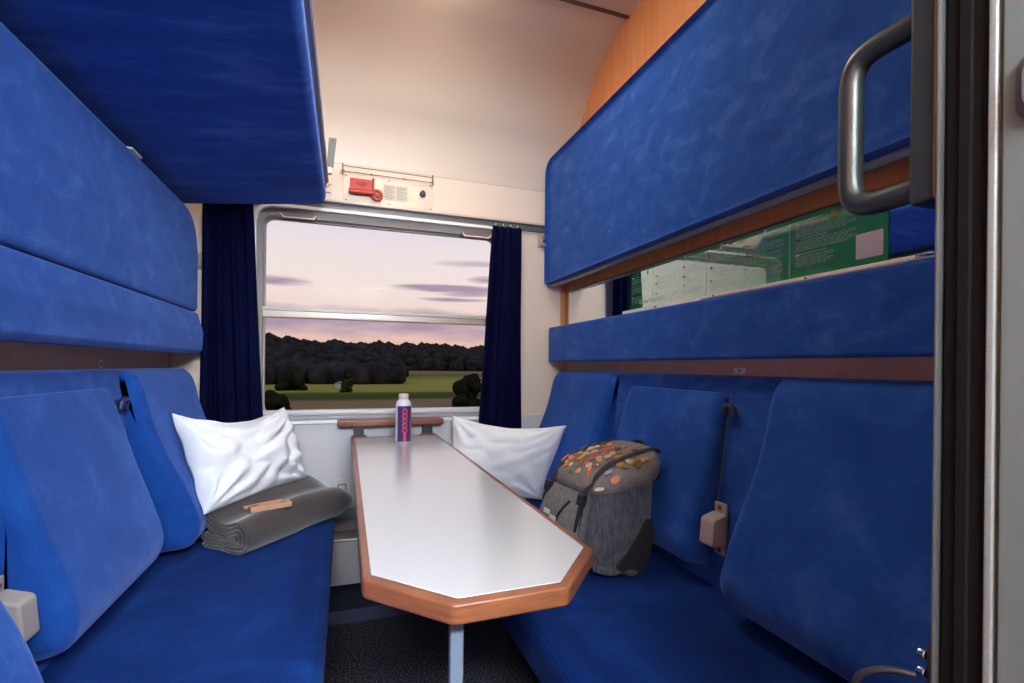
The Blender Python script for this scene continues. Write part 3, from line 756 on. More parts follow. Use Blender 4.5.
# ------------------------------------------------------------------ pillows
def pillow(name, tl, tr, brr, bl, thick, seed, label, sag=.03, base=None, cr=.35, bulge=1.0, ins=.055):
    tl, tr, brr, bl = map(Vector, (tl, tr, brr, bl))
    nrm = ((tr-tl).cross(bl-tl)).normalized()
    if nrm.y > 0: nrm = -nrm
    b = bmesh.new(); n = 56; F, Bk = [], []
    for j in range(n+1):
        v = j/n; rf, rb = [], []
        for i in range(n+1):
            u = i/n
            # edges pull inwards between the corners
            uu = .5+(u-.5)*(1-ins*math.sin(PI*v)); vv = .5+(v-.5)*(1-ins*1.3*math.sin(PI*u))
            p = tl*(1-uu)*(1-vv)+tr*uu*(1-vv)+brr*uu*vv+bl*(1-uu)*vv
            p = p+Vector((0, 0, -sag*math.sin(PI*u)*(1-v)**2))
            e = (16*u*(1-u)*v*(1-v))
            h = thick*(e**.45)*(1+.12*noise.noise((u*3, v*3, seed)))
            # creases running out of the corners and across the middle
            w = 0
            for cu, cv in ((0, 0), (1, 0), (0, 1), (1, 1)):
                d = math.hypot(u-cu, v-cv); ang = math.atan2(abs(v-cv)+1e-6, abs(u-cu)+1e-6)
                w += math.sin(ang*13+seed+cu*2+cv)*math.exp(-((d-.22)/.2)**2)
            w2 = abs(noise.noise((u*3.2+seed, v*5.2+2*u, seed*.7)))
            w3 = noise.noise((u*9+seed, v*9, seed))
            wr_ = cr*(.010*w + .030*(w2-.25) + .004*w3)*min(1, e*6)
            edge = .004*math.sin(u*23+seed)*(abs(v-.5)*2)**6+.004*math.sin(v*19+seed)*(abs(u-.5)*2)**6
            rf.append(b.verts.new(p+nrm*(h*.62*bulge+wr_+edge+.0015)))
            rb.append(b.verts.new(p-nrm*(h*.38-edge+.0015)))
        F.append(rf); Bk.append(rb)
    for j in range(n):
        for i in range(n):
            b.faces.new((F[j][i], F[j][i+1], F[j+1][i+1], F[j+1][i])); b.faces.new((Bk[j][i], Bk[j+1][i], Bk[j+1][i+1], Bk[j][i+1]))
    rim = [(0, i) for i in range(n)]+[(j, n) for j in range(n)]+[(n, i) for i in range(n, 0, -1)]+[(j, 0) for j in range(n, 0, -1)]
    for a, c in zip(rim, rim[1:]+rim[:1]):
        b.faces.new((F[a[0]][a[1]], Bk[a[0]][a[1]], Bk[c[0]][c[1]], F[c[0]][c[1]]))
    c = (tl+tr+brr+bl)/4
    o = obj(name, b, LINEN, base=base or (c.x, c.y, min(brr.z, bl.z)), angle=180)
    return tag(o, label, 'pillow', 'white travel pillows')
pillow('pillow', (-.565, 1.945, .896), (-.253, 2.30, .884), (-.160, 2.25, .580), (-.446, 1.86, .562), .150, 2.3, 'crumpled white pillow propped on the grey blanket in the left corner', sag=.045, cr=1.6, ins=.035)
pillow('pillow', (.500, 2.36, .826), (.970, 2.035, .800), (.885, 2.12, .440), (.47, 2.24, .455), .13, 5.1, 'smooth white pillow standing on the right bench behind the table', sag=.03, cr=.6, ins=.03)

# ------------------------------------------------------------------ folded blanket
def blanket():
    # cross-section: fleece folded back and forth into nested U layers, swept along the bundle
    A0, A1 = Vector((-.385, 1.850, 0)), Vector((-.050, 2.245, 0))      # near end -> far end (axis)
    ax = (A1-A0).normalized(); side = Vector((ax.y, -ax.x, 0))          # towards the aisle
    b = bmesh.new()
    t_, pitch, r0 = .0098, .0136, .0090
    xr, xl = .052, -.088
    rad = [r0+pitch*k for k in range(4)]
    path = []
    def limb(k, top, leftward):
        xs = [xr+(xl-xr)*i/14 for i in range(1, 15)]
        if not leftward: xs = [xr]+xs[:-1]; xs = xs[::-1]+[]
        for x in xs:
            u = max(0, (xr-x)/(xr-xl))
            if top: path.append((x, rad[k]-.012*math.sin(PI*min(1, u*1.5))+.034*max(0, (u-.55)/.45)**1.6))
            else: path.append((x, -rad[k]+.004*u))
    def arc(k, down):
        for i in range(13):
            a = PI/2-PI*i/12
            if not down: a = -a
            path.append((xr+rad[k]*math.cos(a), rad[k]*math.sin(a)))
    def turn(p, q):                                  # small fold at the rear ends
        cx, cz = (p[0]+q[0])/2, (p[1]+q[1])/2; r = math.hypot(p[0]-q[0], p[1]-q[1])/2
        for i in range(1, 6):
            a = PI*i/6; t = i/6
            path.append((p[0]+(q[0]-p[0])*t-r*math.sin(a), p[1]+(q[1]-p[1])*t))
    def seg(k, start_top):
        q = []
        nonlocal path
        keep = path; path = []
        limb(k, True, True); topl = path; path = []
        limb(k, False, True); botl = path; path = []
        arc(k, True); ar = path
        full = topl[::-1]+ar+botl
        path = keep
        return full if start_top else full[::-1]
    for k in range(4):
        f = seg(k, k % 2 == 0)
        if path: turn(path[-1], f[0])
        path += f
    zlo = min(p[1] for p in path)-t_*.5
    cl = [Vector((p[0], p[1]-zlo-.004)) for p in path]
    N = []
    for i in range(len(cl)):
        d = (cl[min(i+1, len(cl)-1)]-cl[max(i-1, 0)]).normalized(); N.append(Vector((-d.y, d.x)))
    M = 26; rings = []
    stations = [(-.0045, .45), (-.0025, .80)]+[(j/M, 1.0) for j in range(M+1)]+[(1.006, .8), (1.010, .45)]
    for v, hf in stations:
        base = A0.lerp(A1, v); vv = min(1, max(0, v))
        outl = [c+n*t_*.5*hf for c, n in zip(cl, N)]+[c-n*t_*.5*hf for c, n in zip(reversed(cl), reversed(N))]
        r = []
        for p in outl:
            wob = 1+.05*math.sin(vv*7+p.y*20)
            endr = 1-.30*max(0, (vv-.86)/.14)**2.2
            q = base+side*(p.x*wob*1.06)*(.6+.4*endr)
            q.z = SEAT_Z+.006+.016*(1-endr)/.30+p.y*(1.02+.22*math.sin(PI*vv*.9))*endr + .003*noise.noise((vv*6, p.x*12, 1.0))
            q += ax*(.010*noise.noise((p.x*14, p.y*30, 2.0))*(1-vv)) - ax*.25*max(0, .05-p.y)*(1-vv)*-.6
            r.append(b.verts.new(q))
        rings.append(r)
    n = len(rings[0]); h = n//2
    for u, w in zip(rings, rings[1:]):
        for k in range(n): b.faces.new((u[k], u[(k+1) % n], w[(k+1) % n], w[k]))
    for r in (rings[0], rings[-1]):
        for i in range(h-1): b.faces.new((r[i], r[i+1], r[n-2-i], r[n-1-i]))
    o = obj('folded_blanket', b, BLANKET, base=(-.25, 2.0, SEAT_Z), angle=70)
    return tag(o, 'dark grey fleece blanket folded in a thick roll on the left bench', 'blanket')
blanket()

# kraft packet with a loose slip, on the blanket
pk = thing('kraft_packet', 'small flat kraft card packet lying on the grey blanket', 'packet', (-.25, 1.915, .5530))
def on_blanket(b, ang, x, y, z, ty=.0, tx=.0): return xform(b, Matrix.Translation((x, y, z)) @ Matrix.Rotation(ang, 4, 'Z') @ Matrix.Rotation(ty, 4, 'Y') @ Matrix.Rotation(tx, 4, 'X'))
AK = .36; PZ = .5530
obj('sleeve', on_blanket(box(-.068, .068, -.019, .019, 0, .017, .0015), AK, -.250, 1.915, PZ), KRAFT, pk)
obj('printed_mark', on_blanket(box(-.012, .012, -.008, .008, .0172, .0176), AK, -.210, 1.930, PZ), mat('kraft_ink', (.34, .16, .09), .7), pk)
obj('opening', on_blanket(prism(roundpoly([(-.062, -.002), (-.030, .006), (-.040, .014), (-.064, .010)], .003), .0171, .0178, 0, XY), AK, -.250, 1.915, PZ), mat('kraft_dark', (.07, .03, .02), .8), pk)
sl = obj('kraft_slip', on_blanket(prism(roundpoly([(-.070, -.007), (.064, -.005), (.070, .001), (.060, .007), (-.070, .008)], .003), 0, .010, .001, XY), .56, -.278, 1.962, PZ+.001), KRAFT, base=(-.278, 1.96, .5355))
tag(sl, 'narrow kraft card strip lying against the packet on the blanket', 'card strip')

# ------------------------------------------------------------------ backpack
def backpack():
    W, Dp, Hh = .300, .225, .335                    # local: x = width, -y = front, z up
    M = Matrix.Translation((.778, 1.440, SEAT_Z+.006)) @ Matrix.Rotation(math.radians(-84), 4, 'Z') @ Matrix.Rotation(math.radians(-11), 4, 'X') @ Matrix.Scale(1.05, 4)
    t = thing('backpack', 'grey denim backpack with badges on its lid, standing on the right bench', 'backpack', (.80, 1.49, SEAT_Z))
    def put(name, bm, m, par=t, angle=60):
        for v in bm.verts:                           # the top slopes down towards the front
            v.co.z += .42*(v.co.y-.02)*max(0, min(1.1, (v.co.z-.03)/.28))
        return obj(name, xform(bm, M), m, par, True, angle)
    def se(a, k=3.2):                                # rounded-box outline
        c, s = math.cos(a), math.sin(a)
        return (abs(c)**(2/k))*(1 if c >= 0 else -1), (abs(s)**(2/k))*(1 if s >= 0 else -1)
    def loft(secs, n=64, wr_=0, seed=1):
        b = bmesh.new(); rings = []
        for (cx, cy, z, hx, hy) in secs:
            r = []
            for k in range(n):
                x, y = se(2*PI*k/n)
                d = 1+wr_*noise.noise((x*2.3+seed, y*2.3, z*9))+wr_*.5*noise.noise((x*6, y*6+seed, z*18))
                r.append(b.verts.new((cx+hx*x*d, cy+hy*y*d, z)))
            rings.append(r)
        for u, w in zip(rings, rings[1:]):
            for k in range(n): b.faces.new((u[k], u[(k+1) % n], w[(k+1) % n], w[k]))
        b.faces.new(rings[0][::-1]); b.faces.new(rings[-1])
        return b
    def smooth_secs(keys, m=22):
        pts = catmull([Vector(k[:3]) for k in keys], 6); rad = catmull([Vector((k[3], k[4], 0)) for k in keys], 6)
        return [(p.x, p.y, p.z, r.x, r.y) for p, r in zip(pts, rad)]
    hx, hy = W/2, Dp/2
    body = smooth_secs([(0, 0, .0, hx*.80, hy*.72), (0, 0, .012, hx*.93, hy*.90), (0, 0, .06, hx*1.02, hy*1.02), (0, 0, .16, hx*1.05, hy*1.07), (0, .002, .25, hx*1.0, hy*1.02), (0, .004, .30, hx*.95, hy*.98)])
    put('body', loft(body, wr_=.035), DENIM)
    # lid: soft cap overhanging the body, higher at the back
    lid = smooth_secs([(0, .0, .262, hx*1.04, hy*1.10), (0, .0, .285, hx*1.075, hy*1.13), (0, .004, .312, hx*1.04, hy*1.08), (0, .012, .334, hx*.90, hy*.92), (0, .02, .346, hx*.66, hy*.66), (0, .022, .350, hx*.3, hy*.3)])
    b = loft(lid, wr_=.03, seed=4)
    lidm = put('lid', b, LID_CLOTH)
    # front pocket
    fp = smooth_secs([(0, -hy*1.12, .030, hx*.60, .022), (0, -hy*1.16, .045, hx*.70, .034), (0, -hy*1.17, .12, hx*.74, .038), (0, -hy*1.10, .21, hx*.70, .032), (0, -hy*1.04, .255, hx*.62, .018)])
    pkt = put('front_pocket', loft(fp, n=48, wr_=.03, seed=8), DENIM_LIGHT)
    put('zip', tube([(.055, -hy*1.10-.027, .232), (.030, -hy*1.17-.034, .175), (.020, -hy*1.17-.036, .11)], .004, n=8), WEBBING, pkt)
    for z, x in ((.165, -.030), (.150, .010)):
        b = box(x-.018, x+.018, -hy*1.17-.0405, -hy*1.17-.038, z-.010, z+.010, .001)
        put('woven_label', b, LOGO_WHITE, pkt)
    def lid_z(x, y):
        q = ((abs(x)/(hx*1.05))**3.2+(abs((y-.01))/(hy*1.10))**3.2)**(1/3.2)
        tb_ = [(0, .3505), (.3, .3495), (.66, .3455), (.82, .339), (.93, .330), (1.0, .312), (1.05, .288)]
        for (a, za), (c, zc) in zip(tb_, tb_[1:]):
            if q <= c: return za+(zc-za)*(q-a)/(c-a)
        return .285
    # two straps over the lid with buckles, running down the front
    for x in (-.098, .098):
        s = put('strap', tube([(x, y, lid_z(x, y)+.0035) for y in (hy*1.06, hy*.9, hy*.6, hy*.2, -hy*.2, -hy*.6, -hy*.9, -hy*1.06)]+[(x, -hy*1.19, .262), (x, -hy*1.22, .20), (x*1.0, -hy*1.22, .12), (x*.97, -hy*1.12, .045)], .0135, n=10, flat=.16, up=(1, 0, 0)), WEBBING)
        bk = put('buckle', box(x-.017, x+.017, -hy*1.23-.008, -hy*1.23+.008, .225, .268, .004), BLACK, s)
        put('loose_end', tube([(x+.004, -hy*1.27, .224), (x+.010, -hy*1.33, .18), (x+.006, -hy*1.35, .13)], .010, n=8, flat=.16, up=(1, 0, 0)), WEBBING, s)
    # side water pocket opening and bottom gathers (side towards the doorway)
    put('side_pocket', prism(roundpoly([(-.040, .005), (.085, .004), (.100, .13), (.060, .175), (.010, .07)], .03), hx*1.0, hx*1.075, .006, lambda p, q, a: (a, p, q)), LINING)
    put('base_gather', tube([(hx*.92, -.085, .016), (hx*1.02, -.04, .012), (hx*1.0, .0, .016), (hx*1.03, .04, .014), (hx*.90, .08, .018)], .011, n=10), DENIM)
    put('carry_loop', tube([(-.03, hy*.95, .322), (-.02, hy*1.06, .340), (.02, hy*1.06, .340), (.03, hy*.95, .322)], .007, n=8, flat=.4), WEBBING, lidm)
    for x in (-.07, .07):
        put('shoulder_strap', tube([(x, hy*1.06, .285), (x*1.1, hy*1.35, .22), (x*1.15, hy*1.38, .12), (x*1.2, hy*1.05, .03)], .026, n=10, flat=.25, up=(1, 0, 0)), WEBBING)
    # badges pinned all over the lid
    cols_ = [(.62, .16, .03), (.72, .30, .06), (.55, .09, .03), (.62, .42, .16), (.75, .62, .35), (.16, .06, .03), (.62, .30, .18), (.50, .46, .40), (.75, .22, .05), (.30, .12, .06)]
    bms = [mat('badge_%d' % i, c, .35, .2) for i, c in enumerate(cols_)]
    extra = [mat('badge_pale', (.75, .68, .52), .35, .2), mat('badge_gold', (.62, .36, .10), .3, .6), mat('badge_blue', (.10, .13, .35), .35), mat('badge_pink', (.75, .22, .14), .4), mat('badge_brass', (.30, .18, .06), .35, .6)]
    rr = random.Random(11)
    def badge(x, y, r, m, shape):
        e = .006
        n = Vector((-(lid_z(x+e, y)-lid_z(x-e, y))/(2*e), -(lid_z(x, y+e)-lid_z(x, y-e))/(2*e), 1)).normalized()
        z = lid_z(x, y)
        b = bmesh.new()
        if shape == 0: bmesh.ops.create_cone(b, cap_ends=True, segments=16, radius1=r, radius2=r*.85, depth=.004)
        elif shape == 1: b.free(); b = box(-r, r, -r*.7, r*.7, -.002, .002, .0012)
        else: bmesh.ops.create_cone(b, cap_ends=True, segments=5, radius1=r*1.1, radius2=r*.9, depth=.004)
        xform(b, Matrix.Translation(Vector((x, y, z))+n*.0030) @ n.to_track_quat('Z', 'Y').to_matrix().to_4x4() @ Matrix.Rotation(rr.random()*6, 4, 'Z'))
        put('pin_badge', b, m, lidm, 40)
    placed = []
    tries = 0
    while len(placed) < 52 and tries < 4000:
        tries += 1
        x = rr.uniform(-.130, .078); y = rr.uniform(-hy*1.06, hy*.42); r = rr.uniform(.0075, .0125)
        if abs(x+.098) < .022 and False: continue
        if any(math.hypot(x-a, y-c) < (r+q)*.80 for a, c, q in placed) or x > .078: continue
        placed.append((x, y, r)); badge(x, y, r, rr.choice(bms), rr.choice((0, 0, 1, 2)))
    for x, y, r, m, s in ((.134, -hy*.98, .014, 0, 0), (.146, -hy*.62, .014, 3, 0), (.122, -hy*.70, .010, 2, 1), (.120, -hy*.36, .012, 1, 2), (.136, -hy*.30, .010, 4, 1), (.128, -.008, .011, 1, 2), (.145, .004, .015, 4, 0), (.122, -hy*.12, .009, 0, 1), (.138, .03, .012, 1, 1)):
        badge(x, y, r, extra[m], s)
    return t
backpack()

# ------------------------------------------------------------------ ceiling lamp and an added corridor fill light
cl = thing('ceiling_light', 'long ceiling lamp on the compartment ceiling', 'lamp', (.33, 1.6, 2.63))
obj('housing', box(.21, .45, 1.33, 1.85, 2.612, 2.6295, .006), PLASTIC_WHITE, cl)
obj('diffuser', box(.225, .435, 1.35, 1.83, 2.585, 2.6115, .008), emit('lamp_warm', (1, .85, .68), 40), cl)
co = thing('corridor_light', 'unseen fill light added in the corridor, built like a long wall lamp', 'lamp', (.3, -1.0, 1.92))  # unseen light added to brighten the compartment from the doorway side
obj('housing', box(-.42, 1.02, -1.0, -.975, 1.80, 2.04, .006), PLASTIC_WHITE, co)
obj('diffuser', box(-.40, 1.00, -.9745, -.945, 1.82, 2.02, .008), emit('lamp_cool', (.82, .91, 1), 138), co)

# ------------------------------------------------------------------ land outside
GZ = EYE-4.4
FIELD = bpy.data.materials.new('fields'); FIELD.use_nodes = True
nt, N, K, B = nodes(FIELD)
B.inputs['Roughness'].default_value = .95; B.inputs['Specular IOR Level'].default_value = 0
tc = N.new('ShaderNodeTexCoord'); sp = N.new('ShaderNodeSeparateXYZ'); K.new(tc.outputs['Object'], sp.inputs[0])
nz = N.new('ShaderNodeTexNoise'); nz.inputs['Scale'].default_value = .03; nz.inputs['Detail'].default_value = 5; K.new(tc.outputs['Object'], nz.inputs['Vector'])
ma = N.new('ShaderNodeMath'); ma.operation = 'MULTIPLY_ADD'; ma.inputs[1].default_value = 10; K.new(nz.outputs['Fac'], ma.inputs[0]); K.new(sp.outputs['Y'], ma.inputs[2])
mr = N.new('ShaderNodeMapRange'); mr.inputs['From Min'].default_value = 5; mr.inputs['From Max'].default_value = 505; K.new(ma.outputs[0], mr.inputs['Value'])
cr = N.new('ShaderNodeValToRGB'); cr.color_ramp.interpolation = 'LINEAR'
el = cr.color_ramp.elements
stops = [(0, (.06, .08, .02)), (.085, (.07, .08, .025)), (.098, (.24, .17, .09)), (.126, (.22, .165, .08)), (.134, (.060, .075, .02)), (.160, (.08, .095, .025)), (.172, (.27, .26, .055)), (.26, (.32, .295, .065)), (.34, (.23, .23, .055)), (.46, (.13, .125, .05)), (.62, (.23, .19, .09)), (.85, (.13, .13, .06)), (1, (.1, .1, .05))]
el[0].position = 0; el[0].color = (*stops[0][1], 1); el[1].position = 1; el[1].color = (*stops[-1][1], 1)
for p, c in stops[1:-1]:
    k = el.new(p); k.color = (*c, 1)
K.new(mr.outputs[0], cr.inputs[0]); K.new(cr.outputs[0], B.inputs['Base Color'])
b = bmesh.new()
bmesh.ops.create_grid(b, x_segments=60, y_segments=60, size=.5)
for v in b.verts:
    v.co = Vector((v.co.x*1600, 10+(v.co.y+.5)*790, GZ + .25*noise.noise((v.co.x*9, v.co.y*9, 0))))
tag(obj('field', b, FIELD, angle=180), kind='structure')

FOREST = noisy('forest_green', (.012, .011, .016), (.055, .050, .040), scale=.22, rough=1, Specular_IOR_Level=0)
BUSH = noisy('bush_green', (.008, .011, .006), (.022, .027, .012), scale=2.5, rough=1, Specular_IOR_Level=0)
BUSHL = noisy('bush_olive', (.020, .030, .010), (.045, .055, .016), scale=2.5, rough=1, Specular_IOR_Level=0)
_ico = bmesh.new(); bmesh.ops.create_icosphere(_ico, subdivisions=2, radius=1)
ICO_V = [v.co.copy() for v in _ico.verts]; ICO_F = [[v.index for v in f.verts] for f in _ico.faces]; _ico.free()
_ico = bmesh.new(); bmesh.ops.create_icosphere(_ico, subdivisions=1, radius=1)
ICO_V1 = [v.co.copy() for v in _ico.verts]; ICO_F1 = [[v.index for v in f.verts] for f in _ico.faces]; _ico.free()
def crowns(lst, seed=0):
    V, Fc = [], []
    ICO_V, ICO_F = (ICO_V1, ICO_F1) if len(lst) > 300 else (globals()['ICO_V'], globals()['ICO_F'])
    for n, (x, y, z, rx, rz) in enumerate(lst):
        o = len(V)
        for c in ICO_V:
            d = 1+.38*noise.noise(c*1.9+Vector((n*3.1, seed, 0)))
            V.append((x+c.x*rx*d, y+c.y*rx*d, z+c.z*rz*d))
        Fc += [[o+i for i in f] for f in ICO_F]
    me = bpy.data.meshes.new('crowns'); me.from_pydata(V, [], Fc); me.shade_smooth()
    return me
def ridge(dist_lo, dist_hi, a0, a1, count, topfun, seed, size):
    rr = random.Random(seed); out = []
    for k in range(count):
        a = rr.uniform(a0, a1); d = rr.uniform(dist_lo, dist_hi)
        f = (d-dist_lo)/max(1e-6, dist_hi-dist_lo)
        top = EYE+topfun(a, f)*d - rr.random()*.004*d
        r = size*rr.uniform(.7, 1.35)
        x, y = d*math.sin(a), d*math.cos(a)
        z1 = max(GZ+r*.6, top-r)
        z = GZ+r*.6
        out.append((x, y, z1, r*1.15, r))
        while z < z1-r*.3:
            out.append((x+rr.uniform(-.5, .5)*r, y-rr.random()*r, z, r*1.3, r*1.1)); z += r*1.1
    return out
# a = bearing from the window axis; heights as slopes above the eye
far = ridge(420, 620, -.50, .75, 1100, lambda a, f: .030+.018*f+.012*max(0, -a)*f+.003*math.sin(a*17), 1, 6)
me = crowns(far, 1); o = link('forest', me, FOREST); tag(o, 'dark wooded ridge along the horizon beyond the fields', 'forest', kind='stuff')
near = ridge(118, 215, -.36, .098, 800, lambda a, f: -.012+.068*f*(1 if a < -.02 else max(.55, 1-(a+.02)*4))+.004*math.sin(a*31), 2, 2.7)
me = crowns(near, 2); o = link('forest', me, FOREST); tag(o, 'dark nearer woodland on the left reaching into the green field', 'forest', kind='stuff')
def bush(a, d, h, w, m, label, name='bush', n=26, seed=1):
    rr = random.Random(seed); x, y = d*math.sin(a), d*math.cos(a)
    lst = []
    for k in range(n):
        t = rr.random(); ww = w*.5*math.sqrt(max(.02, 1-t*t))*.8; r = min(w, h)*rr.uniform(.17, .30)
        lst.append((x+rr.uniform(-1, 1)*ww, y+rr.uniform(-1, 1)*ww, GZ+max(r*.5, h*t-r*.8), r*1.1, r))
    T = thing(name, label, 'tree', (x, y, GZ))
    me = crowns(lst, seed); me.transform(Matrix.Translation((-x, -y, -GZ)))
    link('foliage', me, m, T)
    obj('trunk', cyl((x, y, GZ-.1), (x, y, GZ+h*.45), w*.06, w*.03, 8), BUSH, T)
def az(u, v=366): 
    return math.atan((u-512)/483.5)+.33079
bush(az(469), 52, 3.7, 3.0, BUSH, 'dark bushy tree beyond the glass at the right end of the window', 'tree', 18, 5)
bush(az(274), 44, 2.3, 2.6, BUSH, 'dark bush low beyond the glass at the left end of the window', 'bush', 16, 6)
bush(az(348), 84, 3.0, 2.0, BUSHL, 'lone olive bush standing in the middle of the green field', 'bush', 14, 7)
bush(az(292), 92, 3.2, 5.0, BUSH, 'wide dark bush at the foot of the left woodland', 'bush', 16, 8)
# tiny white hut at the wood's edge
a_ = az(340); d_ = 100; hx_, hy_ = d_*math.sin(a_), d_*math.cos(a_)
hu = thing('field_hut', 'tiny white hut at the edge of the woodland far outside', 'hut', (hx_, hy_, GZ))
obj('hut_wall', box(hx_-.85, hx_+.85, hy_-.8, hy_+.8, GZ-.1, GZ+.75), mat('hut_white', (.55, .5, .48), .8), hu, False)
obj('hut_roof', prism([(hx_-1.0, GZ+.76), (hx_+1.0, GZ+.76), (hx_, GZ+1.2)], hy_-.9, hy_+.9, 0, XZ), mat('hut_roof', (.25, .22, .22), .8), hu, False)

# ------------------------------------------------------------------ dusk sky
w = bpy.data.worlds.new('dusk'); sc.world = w; w.use_nodes = True
nt = w.node_tree; N = nt.nodes; K = nt.links
bg = N['Background']
tc = N.new('ShaderNodeTexCoord'); sp = N.new('ShaderNodeSeparateXYZ'); K.new(tc.outputs['Generated'], sp.inputs[0])
def M_(op, a, b=None, c=None):
    n = N.new('ShaderNodeMath'); n.operation = op
    for i, v in enumerate((a, b, c)):
        if v is None: continue
        if isinstance(v, (int, float)): n.inputs[i].default_value = v
        else: K.new(v, n.inputs[i])
    return n.outputs[0]
azn = M_('ARCTAN2', sp.outputs['X'], sp.outputs['Y'])
hor = M_('SQRT', M_('ADD', M_('MULTIPLY', sp.outputs['X'], sp.outputs['X']), M_('MULTIPLY', sp.outputs['Y'], sp.outputs['Y'])))
elv = M_('ARCTAN2', sp.outputs['Z'], hor)
mr = N.new('ShaderNodeMapRange'); mr.inputs['From Min'].default_value = 0; mr.inputs['From Max'].default_value = .8; K.new(elv, mr.inputs['Value'])
cr = N.new('ShaderNodeValToRGB'); el = cr.color_ramp.elements
stops = [(0, (.72, .42, .34)), (.055, (.86, .56, .44)), (.10, (.93, .70, .62)), (.20, (.97, .83, .76)), (.28, (.94, .82, .82)), (.36, (.82, .76, .88)), (.50, (.62, .62, .84)), (1, (.42, .44, .66))]
el[0].position = 0; el[0].color = (*stops[0][1], 1); el[1].position = 1; el[1].color = (*stops[-1][1], 1)
for p, c in stops[1:-1]:
    k = el.new(p); k.color = (*c, 1)
K.new(mr.outputs[0], cr.inputs[0])
def blob(a0, e0, wa, we, seedoff=0):
    da = M_('DIVIDE', M_('SUBTRACT', azn, a0), wa); de = M_('DIVIDE', M_('SUBTRACT', elv, e0), we)
    return M_('SUBTRACT', 1.0, M_('ADD', M_('MULTIPLY', da, da), M_('MULTIPLY', de, de)))
cmb = N.new('ShaderNodeCombineXYZ'); K.new(M_('MULTIPLY', azn, 5.0), cmb.inputs[0]); K.new(M_('MULTIPLY', elv, 55.0), cmb.inputs[1])
nz = N.new('ShaderNodeTexNoise'); nz.inputs['Scale'].default_value = 1.3; nz.inputs['Detail'].default_value = 6; K.new(cmb.outputs[0], nz.inputs['Vector'])
cmb2 = N.new('ShaderNodeCombineXYZ'); K.new(M_('MULTIPLY', azn, 9.0), cmb2.inputs[0]); K.new(M_('MULTIPLY', elv, 30.0), cmb2.inputs[1])
nz2 = N.new('ShaderNodeTexNoise'); nz2.inputs['Scale'].default_value = 1.0; nz2.inputs['Detail'].default_value = 5; K.new(cmb2.outputs[0], nz2.inputs['Vector'])
acc = None
def px(u, v):                                        # bearing and elevation of a cloud
    a = az(u); zc = 1/math.hypot(1, (u-512)/483.5)
    return a, math.atan((366.5+(u-512)*.0107-v)/483.5*zc)
for u, v, wu, wv, s in ((277, 280, 34, 6, 1.1), (450, 289, 70, 4.5, 1.3), (470, 292, 40, 6, 1.2), (455, 300, 45, 2.6, 1.1), (470, 264, 45, 4, .8), (485, 280, 22, 4, .8), (420, 287, 36, 2.6, 1.0)):
    a, e = px(u, v)
    m = M_('MULTIPLY', M_('MAXIMUM', M_('ADD', blob(a, e, wu/483.5*.95, wv/483.5), M_('MULTIPLY', M_('SUBTRACT', nz.outputs['Fac'], .5), 2.0)), 0.0), s)
    acc = m if acc is None else M_('MAXIMUM', acc, m)
# long violet bank just above the land
a, e = px(375, 323)
bank = M_('MAXIMUM', M_('ADD', M_('SUBTRACT', 1.0, M_('POWER', M_('ABSOLUTE', M_('DIVIDE', M_('SUBTRACT', elv, e), 16/483.5)), 2.0)), M_('MULTIPLY', M_('SUBTRACT', nz2.outputs['Fac'], .5), 2.2)), 0.0)
acc = M_('MINIMUM', M_('MAXIMUM', acc, M_('MULTIPLY', bank, .9)), 1.0)
mx = N.new('ShaderNodeMix'); mx.data_type = 'RGBA'; K.new(acc, mx.inputs['Factor']); K.new(cr.outputs[0], mx.inputs['A'])
mx.inputs['B'].default_value = (.46, .33, .43, 1)
K.new(mx.outputs['Result'], bg.inputs['Color']); bg.inputs['Strength'].default_value = 1.0

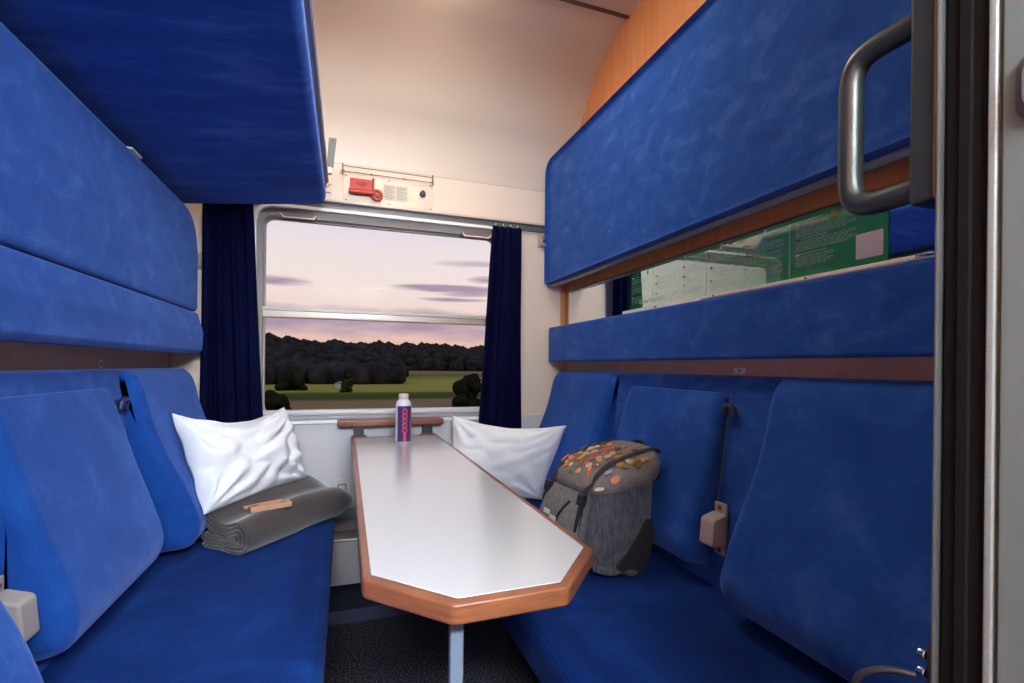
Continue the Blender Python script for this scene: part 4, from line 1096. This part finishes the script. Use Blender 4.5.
SETTING = {'floor': 'dark speckled carpet floor of the compartment', 'wall_left': 'left partition wall behind the bunks', 'wall_right': 'right orange laminate partition wall behind bunk and mirror',
 'wall_window': 'cream outer wall around the window', 'ceiling_vault': 'curved cream roof panel above the window', 'ceiling': 'flat compartment ceiling panel beyond the brown seam', 'wall_lining': 'grey wall lining between window sill and heater',
 'trim_1': 'brown seam strip where curved roof meets flat ceiling', 'trim_2': 'thin seam line above the brake panel', 'trim_3': 'cream lip running along the wall just above the window', 'trim_4': 'recessed strip coloured dark for the shade under the cream lip above the window',
 'trim_7': 'grey curtain rail strip above the window', 'trim_5': 'narrow orange corner strip left of the mirror', 'trim_6': 'white ledge strip under the green sign', 'trim_8': 'added wall strip above the left bench back, tinted pinker for bounce light', 'trim_9': 'added wall strip above the right bench back, tinted pinker for bounce light',
 'window_1': 'large train window looking out on dusk fields', 'door_1': 'grey sliding door edge with black grab handle', 'wall_corridor': 'grey corridor wall opposite the door', 'wall_doorway': 'partition around the doorway', 'field': 'flat green and brown fields outside the window'}
for o in COL.objects:
    if o.parent is None and o.name in SETTING:
        o['label'] = SETTING[o.name]; o['category'] = o.name.split('_')[0]
# ------------------------------------------------------------------ camera
cam = bpy.data.cameras.new('camera'); co_ = bpy.data.objects.new('camera', cam); COL.objects.link(co_)
F_, YAW, ROLL, CY = 483.5, .33079, .010656, 366.57
f = Vector((math.sin(YAW), math.cos(YAW), 0)); rt = Vector((math.cos(YAW), -math.sin(YAW), 0)); up = Vector((0, 0, 1))
c_, s_ = math.cos(ROLL), math.sin(ROLL)
rt2, up2 = rt*c_+up*s_, rt*-s_+up*c_
co_.matrix_world = Matrix(((rt2.x, up2.x, -f.x, 0), (rt2.y, up2.y, -f.y, 0), (rt2.z, up2.z, -f.z, EYE), (0, 0, 0, 1)))
cam.sensor_width = 36; cam.lens = F_/1024*36; cam.shift_y = (CY-341.5)/1024; cam.clip_start = .02; cam.clip_end = 3000
sc.camera = co_
sc.view_settings.view_transform = 'Standard'; sc.view_settings.look = 'None'
sc.view_settings.gamma = 1; sc.view_settings.use_curve_mapping = False; sc.view_settings.exposure = 0
